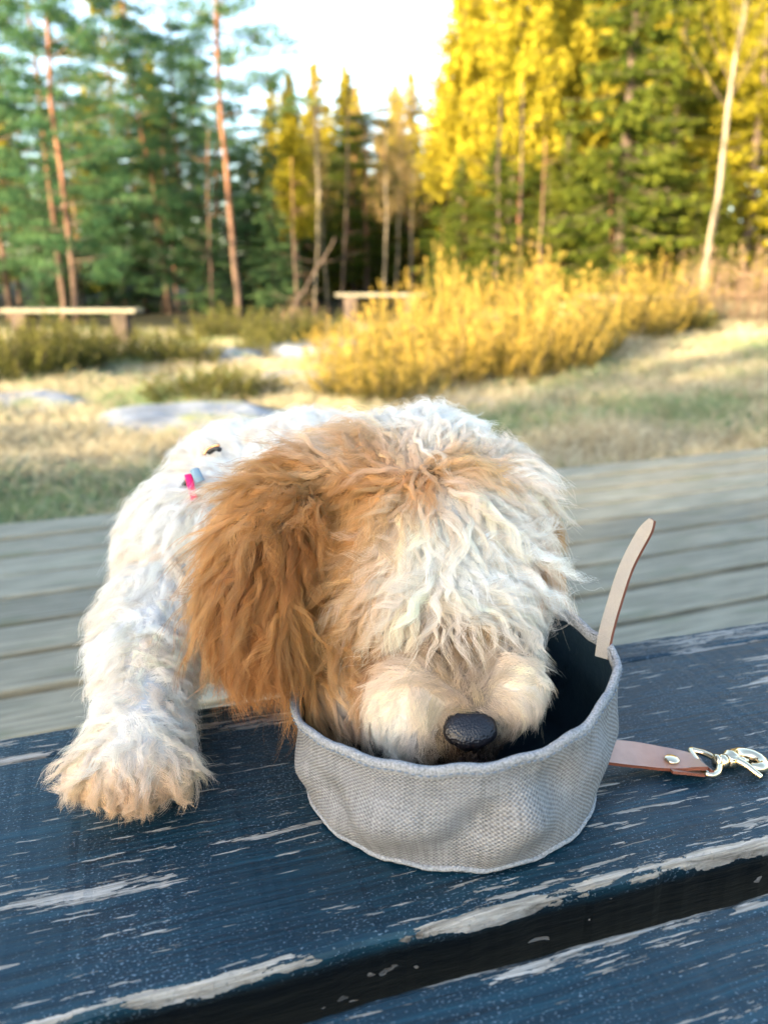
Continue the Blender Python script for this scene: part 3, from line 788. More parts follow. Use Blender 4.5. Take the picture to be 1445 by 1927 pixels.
# ------------------------------------------------------------------ fabric travel bowl
BC = np.array([0.037, 0.377])              # centre of the bowl on the bench
def bowl_r(th):                             # th measured from +x, anticlockwise seen from above
    rx, ry = 0.0825, 0.0765
    return 1.0/math.sqrt((math.cos(th)/rx)**2+(math.sin(th)/ry)**2)
RIM = {0: 0.0775, 12: 0.081, 30: 0.085, 60: 0.088, 90: 0.086, 120: 0.078, 150: 0.064, 170: 0.056, 182: 0.0545, 200: 0.0545, 225: 0.0575, 250: 0.059, 270: 0.0615, 290: 0.0635, 312: 0.0675, 335: 0.073, 350: 0.0765, 360: 0.0775}
def rim_h(th):
    d = math.degrees(th) % 360
    ks = sorted(RIM)
    for a, b in zip(ks, ks[1:]):
        if a <= d <= b:
            u = (d-a)/(b-a); u = u*u*(3-2*u)
            return RIM[a]*(1-u)+RIM[b]*u
def wall_pt(th, s, off=0.0):
    """s 0 base .. 1 rim"""
    d = math.degrees(th) % 360
    r = bowl_r(th)*(0.955+0.05*min(1, s*2.2)**0.6 + 0.012*math.sin(s*3.1))
    lean = 1.0 + 0.055*s*math.exp(-((d-185)/30)**2) + 0.07*s*math.exp(-((min(d, 360-d)-2)/14)**2) + 0.02*s*math.exp(-((d-270)/50)**2)
    r *= lean
    # soft folds in the cloth
    k = math.sin(math.pi*min(1, s*1.02))
    r += 0.0075*k*noise.noise(Vector((math.cos(th)*2.3, math.sin(th)*2.3+s*1.3, s*1.6+2.0)))
    r += -0.0085*math.exp(-((d-262-26*s)/9)**2)*math.exp(-((s-0.5)/0.25)**2)
    r += 0.0050*math.exp(-((d-284-20*s)/9)**2)*math.exp(-((s-0.45)/0.3)**2)
    r += -0.0080*math.exp(-((d-308+10*s)/10)**2)*math.exp(-((s-0.62)/0.2)**2)
    r += -0.0055*math.exp(-((d-232+30*s)/9)**2)*math.exp(-((s-0.4)/0.22)**2)
    r += off
    x = BC[0]+math.cos(th)*r; y = BC[1]+math.sin(th)*r
    z = T+0.0012+s*rim_h(th) + 0.0006*math.sin(d*0.31)
    return np.array([x, y, z])
def make_bowl():
    root = empty('dog_bowl', (BC[0], BC[1], T))
    tag(root, 'round grey canvas travel bowl with dark lining that the dog eats from', 'bowl')
    O = np.array([BC[0], BC[1], T])
    # canvas
    m, nt, b = new_mat('grey_canvas', 0.9, 0.15)
    uv = nd(nt, 'ShaderNodeUVMap'); uv.uv_map = 'UVMap'
    sp = nd(nt, 'ShaderNodeSeparateXYZ'); nt.links.new(uv.outputs[0], sp.inputs[0])
    wob = mth(nt, 'MULTIPLY', mth(nt, 'SUBTRACT', noise_n(nt, uv.outputs[0], 90, 3), 0.5), 0.0011)
    u = mth(nt, 'ADD', sp.outputs[0], wob); v_ = mth(nt, 'ADD', sp.outputs[1], wob)
    k = 2*math.pi/0.0025
    su = mth(nt, 'SINE', mth(nt, 'MULTIPLY', u, k)); sv = mth(nt, 'SINE', mth(nt, 'MULTIPLY', v_, k))
    wv = mth(nt, 'MULTIPLY', su, sv)
    thick = noise_n(nt, mapping(nt, uv.outputs[0], (900, 40, 1)), 1, 3); thick2 = noise_n(nt, mapping(nt, uv.outputs[0], (40, 900, 1)), 1, 3)
    fine = noise_n(nt, uv.outputs[0], 2500, 3)
    big = noise_n(nt, uv.outputs[0], 28, 4)
    t = mth(nt, 'ADD', mth(nt, 'MULTIPLY', wv, 0.18), mth(nt, 'ADD', mth(nt, 'MULTIPLY', mth(nt, 'ADD', thick, thick2), 0.5), mth(nt, 'MULTIPLY', mth(nt, 'SUBTRACT', fine, 0.5), 0.5)))
    c = ramp(nt, t, [(0.25, (0.095, 0.095, 0.096)), (0.5, (0.225, 0.225, 0.228)), (0.8, (0.36, 0.36, 0.362))])
    c = mix(nt, mth(nt, 'MULTIPLY', step(nt, big, 0.5, 0.75), 0.3), c, (0.29, 0.30, 0.33))
    nt.links.new(c, b.inputs['Base Color'])
    bump(nt, b, mth(nt, 'ADD', wv, mth(nt, 'ADD', thick, thick2)), 0.7, 0.0006)
    NT, NS = 220, 34
    v, f, uvs = [], [], []
    for j in range(NS):
        s = j/(NS-1)
        for i in range(NT+1):
            th = 2*math.pi*i/NT
            v.append(wall_pt(th, s)-O); uvs.append((i/NT*0.5, s*0.075))
    for j in range(NS-1):
        for i in range(NT):
            a = j*(NT+1)+i; f.append((a, a+1, a+NT+2, a+NT+1))
    me = pymesh('canvas_wall', v, f)
    uvl = me.uv_layers.new(name='UVMap')
    for lp in me.loops: uvl.data[lp.index].uv = uvs[lp.vertex_index]
    link('canvas_wall', me, m, root)
    # lining: inside wall and floor
    ml, nt, bl = new_mat('dark_lining', 0.42, 0.5, base=(0.010, 0.022, 0.032))
    n = noise_n(nt, ocoord(nt), 55, 4); bump(nt, bl, n, 0.4, 0.004)
    v, f = [], []
    for j in range(14):
        s = 0.06+0.93*j/13
        for i in range(96):
            v.append(wall_pt(2*math.pi*i/96, s, -0.0028)-O)
    for j in range(13):
        for i in range(96):
            a = j*96+i; bb = j*96+(i+1) % 96; f.append((a, a+96, bb+96, bb))
    v.append(np.array([0, 0, 0.004])); cidx = len(v)-1
    for i in range(96): f.append((cidx, i, (i+1) % 96))
    link('lining', pymesh('lining', v, f), ml, root)
    # base disc, 3 mm proud of the bench
    v = [np.array([0, 0, 0.0008])]+[wall_pt(2*math.pi*i/96, 0.0, 0.0)-O for i in range(96)]
    f = [(0, 1+(i+1) % 96, 1+i) for i in range(96)]
    link('base', pymesh('base', v, f), m, root)
    # piped seam round the bottom
    ms, nt, bs = new_mat('grey_seam', 0.9, 0.1)
    n = noise_n(nt, ocoord(nt), 900, 4)
    nt.links.new(ramp(nt, n, [(0.3, (0.16, 0.17, 0.18)), (0.7, (0.38, 0.39, 0.41))]), bs.inputs['Base Color']); bump(nt, bs, n, 0.9, 0.0012)
    path = [wall_pt(2*math.pi*i/200, 0.012, 0.0004)-O + np.array([0, 0, 0.0006+0.0004*random.random()]) for i in range(200)]
    link('bottom_seam', pymesh('bottom_seam', *tube(path, [0.0013+0.0003*random.random() for _ in path], 7, True)), ms, root)
    # folded hem at the rim: a flat band, outside and inside
    v, f = [], []
    prof = [(0.0003, -0.0056), (0.0008, -0.0050), (0.0008, -0.0014), (0.0004, -0.0002), (-0.0008, 0.0003), (-0.0024, -0.0002), (-0.0032, -0.0016), (-0.0033, -0.0058), (-0.0028, -0.0064)]
    NH = 300
    for i in range(NH):
        th = 2*math.pi*i/NH
        jt = 0.0004*noise.noise(Vector((i*0.4, 0, 5)))
        for (dr, dz) in prof:
            hh = rim_h(th)
            p = wall_pt(th, 1.0+dz/hh*1.0, dr+jt)-O
            v.append(p)
    K = len(prof)
    for i in range(NH):
        j = (i+1) % NH
        for k_ in range(K-1): f.append((i*K+k_, i*K+k_+1, j*K+k_+1, j*K+k_))
    link('hem', pymesh('hem', v, f), ms, root)
    # stitches along the hem
    mt, nt, bt = new_mat('hem_thread', 0.7, 0.3, base=(0.16, 0.20, 0.25))
    mb = MB()
    for i in range(150):
        th = 2*math.pi*i/150; th2 = th+2*math.pi/150*0.62
        hh = rim_h(th)
        a = wall_pt(th, 1-0.0036/hh, 0.0010)-O; c2 = wall_pt(th2, 1-0.0036/hh, 0.0010)-O
        mb.add(tube([a, (a+c2)/2+(a+c2)/np.linalg.norm(a+c2)*0.0003, c2], [0.0003, 0.00045, 0.0003], 5))
    o = link('stitching', mb.mesh('stitching'), mt, root); o['kind'] = 'stuff'
    # upright leather tab
    mleather, nt, bb_ = new_mat('tan_leather', 0.38, 0.5)
    n = noise_n(nt, ocoord(nt), 60, 5); nf = noise_n(nt, ocoord(nt), 1400, 3)
    nt.links.new(ramp(nt, n, [(0.3, (0.36, 0.20, 0.145)), (0.7, (0.48, 0.285, 0.21))]), bb_.inputs['Base Color']); bump(nt, bb_, nf, 0.25, 0.0004)
    msuede, nt, bs2 = new_mat('suede_side', 0.95, 0.1)
    n = noise_n(nt, ocoord(nt), 2200, 5, 0.6)
    nt.links.new(ramp(nt, n, [(0.25, (0.26, 0.235, 0.21)), (0.75, (0.38, 0.355, 0.32))]), bs2.inputs['Base Color']); bump(nt, bs2, n, 0.8, 0.0008)
    medge, nt, be = new_mat('leather_cut_edge', 0.6, 0.3, base=(0.17, 0.055, 0.032))
    def strap(name, center, across, width, thick, mats, parent, round_tip=False):
        """mesh strap; center (n,3), across (n,3) unit side vectors; material 0 top, 1 underside, 2 edges"""
        center = np.asarray(center); n_ = len(center)
        Tn = np.gradient(center, axis=0); Tn /= np.linalg.norm(Tn, axis=1, keepdims=True)
        A = np.asarray(across, float); A = A-Tn*np.sum(A*Tn, 1, keepdims=True); A /= np.linalg.norm(A, axis=1, keepdims=True)
        Nn = np.cross(A, Tn)
        v, f, mi = [], [], []
        W = np.broadcast_to(np.asarray(width, float), (n_,))
        for i in range(n_):
            for (sa, sn) in ((-1, -1), (-1, 1), (-0.5, 1), (0, 1), (0.5, 1), (1, 1), (1, -1), (0.5, -1), (0, -1), (-0.5, -1)):
                v.append(center[i]+A[i]*sa*W[i]/2*(0.985 if abs(sn) and abs(sa) == 1 else 1)+Nn[i]*sn*thick/2)
        for i in range(n_-1):
            for k_ in range(10):
                l = (k_+1) % 10
                f.append((i*10+k_, i*10+l, (i+1)*10+l, (i+1)*10+k_))
                mi.append(2 if k_ in (0, 5) else 0 if k_ in (1, 2, 3, 4) else 1)
        f.append(tuple(range(10))[::-1]); mi.append(2)
        f.append(tuple((n_-1)*10+k_ for k_ in range(10))); mi.append(2)
        me = pymesh(name, v, f, False)
        for q in mats: me.materials.append(q)
        me.polygons.foreach_set('material_index', mi)
        return link(name, me, None, parent)
    D0 = 0.425
    pts = [PX(1133, 1238, D0), PX(1141, 1190, D0), PX(1158, 1130, D0+.002), PX(1178, 1070, D0+.003), PX(1203, 1020, D0+.002), PX(1228, 978, D0-0.002)]
    cen = catmull(pts, 26)-O
    w = np.array([0.0082]*26); w[-1] = 0.0032; w[-2] = 0.0056; w[-3] = 0.0072; w[-4] = 0.0079
    ac = np.tile(np.array([[0.62, -0.78, 0.0]]), (26, 1))
    o = strap('upright_tab', cen, ac, w, 0.0024, [msuede, mleather, medge], root)
    o['label'] = 'upright leather tab, suede side to the camera'
    # flat strap with ring and snap hook
    gold, nt, bg = new_mat('pale_gold_metal', 0.13, 0.5, 1.0, (0.86, 0.68, 0.45))
    n = noise_n(nt, ocoord(nt), 300, 4); bump(nt, bg, n, 0.06, 0.0004)
    nt.links.new(ramp(nt, n, [(0.3, 0.09), (0.7, 0.24)]), bg.inputs['Roughness'])
    def bz(px, py, h): return PZ(px, py, T+h)
    top = [bz(1105, 1416, 0.014), bz(1150, 1417, 0.012), bz(1200, 1421, 0.0080), bz(1240, 1427, 0.0064), bz(1286, 1432, 0.0062), bz(1308, 1435, 0.0064), bz(1319, 1436, 0.0062)]
    cen = catmull(top, 30)
    dirn = (cen[-1]-cen[0]); dirn /= np.linalg.norm(dirn)
    side = np.cross([0, 0, 1], dirn); side /= np.linalg.norm(side)
    wob = np.array([side*1.0+np.array([0, 0, 0.25*math.sin(i/30*5)]) for i in range(30)])
    st = strap('leather_strap', cen-O, wob, 0.0185, 0.0021, [msuede, mleather, medge], root)
    # fold round the ring, second layer under
    low = [cen[-1]+dirn*0.0004+np.array([0, 0, -0.0003]), cen[-1]+dirn*0.0028+np.array([0, 0, -0.0020]), cen[-1]+dirn*0.0004+np.array([0, 0, -0.0044]), cen[-1]-dirn*0.010+np.array([0, 0, -0.0045]), cen[-1]-dirn*0.020+np.array([0, 0, -0.0045])]
    strap('strap_fold', catmull(low, 18)-O, np.tile(wob[-1], (18, 1)), 0.0185, 0.0016, [mleather, msuede, medge], root)
    rv = bz(1264, 1429, 0.0079)-O
    bm = bmesh.new()
    bmesh.ops.create_uvsphere(bm, u_segments=24, v_segments=12, radius=0.0043, matrix=Matrix.Translation(rv) @ Matrix.Diagonal((1, 1, 0.36, 1)))
    link('rivet', bm_mesh('rivet', bm), gold, root)
    return O, gold, dirn, side
O_bowl, GOLD, SDIR, SSIDE = make_bowl()
def make_hook():
    base = PZ(1325, 1437, T+0.004)
    root = empty('snap_hook', base)
    tag(root, 'pale gold trigger snap hook with ring on the end of the leather strap', 'snap hook')
    d, s, z = SDIR, SSIDE, np.array([0, 0, 1.0])
    def L(a, b, c): return (d*a*0.97+s*b*1.02+z*c)
    # D ring: straight bar through the fold, bow to the hook
    p = [L(-0.0035, -0.0105, 0.0002), L(-0.0035, 0.0105, 0.0002), L(0.000, 0.0112, 0.0004), L(0.0045, 0.0085, 0.001), L(0.0075, 0.0035, 0.0018), L(0.0078, 0, 0.002), L(0.0075, -0.0035, 0.0018), L(0.0045, -0.0085, 0.001), L(0.000, -0.0112, 0.0004), L(-0.0035, -0.0105, 0.0002)]
    link('ring', pymesh('ring', *tube(catmull(p, 60)[:-1], 0.0019, 10, True)), GOLD, root)
    # swivel
    ax = [L(0.0055, 0, 0.0022), L(0.0060, 0, 0.0022), L(0.0085, 0, 0.0022), L(0.0088, 0, 0.0022), L(0.0095, 0, 0.0024), L(0.0098, 0, 0.0024), L(0.0135, 0, 0.0026), L(0.0137, 0, 0.0026)]
    link('swivel', pymesh('swivel', *tube(ax, [0.0016, 0.0040, 0.0042, 0.0030, 0.0030, 0.0041, 0.0038, 0.0018], 16)), GOLD, root)
    # hook body: a flat shank and an oval loop
    q = [L(0.013, 0, 0.0028), L(0.017, 0.0022, 0.0030), L(0.0205, 0.0058, 0.0032), L(0.0255, 0.0078, 0.0034), L(0.0315, 0.0068, 0.0036), L(0.0352, 0.0025, 0.0036), L(0.0345, -0.0025, 0.0034), L(0.0305, -0.0048, 0.0034), L(0.0262, -0.0040, 0.0034)]
    pth = catmull(q, 60)
    rr = np.interp(np.linspace(0, 1, 60), [0, 0.12, 0.3, 0.6, 0.85, 1], [0.0040, 0.0056, 0.0040, 0.0038, 0.0034, 0.0020])
    link('hook_loop', pymesh('hook_loop', *tube(pth, rr, 12)), GOLD, root)
    # trigger gate with its thumb lever
    g = [L(0.0262, 0.0000, 0.0044), L(0.0215, -0.0005, 0.0047), L(0.0175, 0.0005, 0.0050)]
    link('gate', pymesh('gate', *tube(catmull(g, 16), [0.0012]*4+[0.0021]*12, 10)), GOLD, root)
    l_ = [L(0.0185, -0.0012, 0.0048), L(0.0225, -0.0055, 0.0046), L(0.0255, -0.0095, 0.0036), L(0.0285, -0.0122, 0.0024)]
    link('thumb_lever', pymesh('thumb_lever', *tube(catmull(l_, 18), np.linspace(0.0025, 0.0016, 18), 10)), GOLD, root)
    bm = bmesh.new()
    bmesh.ops.create_uvsphere(bm, u_segments=20, v_segments=10, radius=0.0036, matrix=Matrix.Translation(Vector(L(0.0165, 0.0005, 0.0058))) @ Matrix.Diagonal((1, 1, 0.45, 1)))
    link('pivot_pin', bm_mesh('pivot_pin', bm), GOLD, root)
make_hook()

# ------------------------------------------------------------------ the dog
def union_mesh(name, balls, voxel=0.004, smooth=6, extra=None):
    """balls: (centre, radii, euler) ellipsoids grown into one continuous surface"""
    bm = bmesh.new()
    for (c, r, e) in balls:
        M = Matrix.Translation(Vector(c)) @ Matrix.Rotation(e, 4, 'Y') @ Matrix.Diagonal((r[0], r[1], r[2], 1))
        bmesh.ops.create_icosphere(bm, subdivisions=3, radius=1.0, matrix=M)
    me = bpy.data.meshes.new(name+'_raw'); bm.to_mesh(me); bm.free()
    o = bpy.data.objects.new(name+'_raw', me); C.objects.link(o)
    md = o.modifiers.new('r', 'REMESH'); md.mode = 'VOXEL'; md.voxel_size = voxel
    ms = o.modifiers.new('s', 'SMOOTH'); ms.iterations = smooth; ms.factor = 0.6
    dg = bpy.context.evaluated_depsgraph_get(); dg.update()
    res = bpy.data.meshes.new_from_object(o.evaluated_get(dg)); res.name = name
    bpy.data.objects.remove(o); bpy.data.meshes.remove(me)
    for p in res.polygons: p.use_smooth = True
    return res
def chain(p0, p1, r0, r1, n=6):
    p0 = np.array(p0); p1 = np.array(p1)
    return [(p0*(1-t)+p1*t, (r0*(1-t)+r1*t,)*3, 0.0) for t in np.linspace(0, 1, n)]
def E(px, py, d, r, e=0.0):
    if isinstance(r, float): r = (r, r, r)
    return (PX(px, py, d), r, e)

balls = [E(800, 1020, 0.478, (0.060, 0.062, 0.056)), E(800, 1120, 0.445, (0.052, 0.038, 0.034)),
         E(690, 1060, 0.472, (0.038, 0.045, 0.045)), E(905, 1060, 0.472, (0.040, 0.045, 0.042)),
         E(680, 925, 0.495, (0.048, 0.050, 0.040)), E(800, 908, 0.502, (0.052, 0.05, 0.038)), E(905, 955, 0.495, (0.042, 0.048, 0.038)),
         # muzzle
         E(868, 1220, 0.426, (0.036, 0.031, 0.028)), E(870, 1290, 0.406, (0.032, 0.024, 0.020)), E(800, 1380, 0.400, (0.022, 0.018, 0.016)), E(905, 1330, 0.403, (0.026, 0.018, 0.018)),
         E(772, 1322, 0.402, (0.025, 0.024, 0.025)), E(950, 1290, 0.405, (0.0215, 0.023, 0.0225)),
         E(880, 1345, 0.396, (0.015, 0.015, 0.013)), E(868, 1400, 0.405, (0.020, 0.018, 0.014)),
         E(655, 1285, 0.437, (0.025, 0.026, 0.020)), E(700, 1240, 0.445, (0.036, 0.034, 0.028)),
         # right ear, folded behind
         E(1003, 1010, 0.505, (0.012, 0.022, 0.030)), E(1012, 1080, 0.500, (0.009, 0.018, 0.022))]
# left ear flap
for (px, py, d, w, h) in ((575, 925, 0.462, 0.030, 0.026), (520, 985, 0.444, 0.029, 0.028), (484, 1050, 0.430, 0.027, 0.028), (470, 1115, 0.420, 0.025, 0.026), (470, 1172, 0.413, 0.023, 0.022), (480, 1222, 0.408, 0.018, 0.016)):
    balls.append(E(px, py, d, (w, 0.013, h)))
neck0 = PX(720, 1010, 0.54)
sh_l = PX(400, 1050, 0.585); sh_r = PX(780, 1060, 0.63)
wither = PX(560, 985, 0.66)
rump = np.array([-0.06, 0.93, 0.33])
balls += chain(neck0, wither, 0.058, 0.075, 5)
balls += [(wither, (0.105, 0.09, 0.075), 0), (sh_l, (0.066, 0.062, 0.070), 0), (PX(470, 935, 0.63), (0.064, 0.06, 0.058), 0), (PX(585, 885, 0.61), (0.066, 0.06, 0.040), 0), (PX(385, 1120, 0.565), (0.052, 0.045, 0.060), 0), (sh_r, (0.055, 0.06, 0.06), 0)]
balls += [(PX(540, 1130, 0.60), (0.085, 0.060, 0.065), 0)]
balls += chain(wither+np.array([0, 0.03, -0.03]), rump, 0.088, 0.078, 7)
# near foreleg on the bench
balls += chain(sh_l, PX(283, 1190, 0.515), 0.052, 0.033, 5)
balls += chain(PX(283, 1190, 0.515), PX(270, 1340, 0.445), 0.033, 0.023, 6)
balls += chain(PX(270, 1340, 0.445), PX(258, 1415, 0.416), 0.024, 0.024, 4)
paw = PX(250, 1434, 0.409)
balls += [(paw, (0.029, 0.029, 0.020), 0)]
for (px, py, d) in ((152, 1452, 0.405), (206, 1478, 0.397), (270, 1482, 0.396), (335, 1458, 0.402)):
    balls.append(E(px, py, d, (0.0095, 0.014, 0.0115)))
# other foreleg, foot behind the bowl
pr = np.array([0.045, 0.482, T+0.020])
balls += chain(sh_r, pr+np.array([0, 0.03, 0.05]), 0.042, 0.022, 6)+chain(pr+np.array([0, 0.03, 0.05]), pr, 0.022, 0.018, 4)
# hind legs down to the deck, tail
for sx in (-0.075, 0.075):
    hip = rump+np.array([sx, 0.0, -0.01]); knee = rump+np.array([sx*1.15, -0.06, -0.14]); hock = rump+np.array([sx*1.05, 0.035, -0.225]); foot = np.array([rump[0]+sx*1.05, rump[1]+0.02, 0.024]); toe = foot+np.array([0, -0.045, -0.004])
    balls += chain(hip, knee, 0.062, 0.036, 5)+chain(knee, hock, 0.034, 0.020, 5)+chain(hock, foot, 0.020, 0.019, 4)+chain(foot, toe, 0.021, 0.020, 3)
tail = catmull([rump+np.array([0, 0.05, 0.03]), rump+np.array([0.0, 0.12, 0.02]), rump+np.array([0.02, 0.19, 0.0]), rump+np.array([0.03, 0.25, 0.02])], 12)
balls += [(p, (0.016,)*3, 0) for p in tail]

dog = empty('dog', (0, 0.5, 0))
DO = np.array([0, 0.5, 0])
tag(dog, 'curly white and apricot puppy with brown ear eating from the bowl', 'dog')
body_me = union_mesh('dog_body', balls, 0.0042, 5)
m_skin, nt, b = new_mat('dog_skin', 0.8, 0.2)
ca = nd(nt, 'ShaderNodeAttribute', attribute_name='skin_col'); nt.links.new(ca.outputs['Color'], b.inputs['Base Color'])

W = (0.88, 0.855, 0.82); Cc = (0.84, 0.71, 0.57); A = (0.50, 0.225, 0.065); G = (0.63, 0.37, 0.155); Bb = (0.30, 0.105, 0.024); Dk = (0.11, 0.06, 0.038); P = (0.76, 0.58, 0.42); Bl = (0.03, 0.018, 0.014)
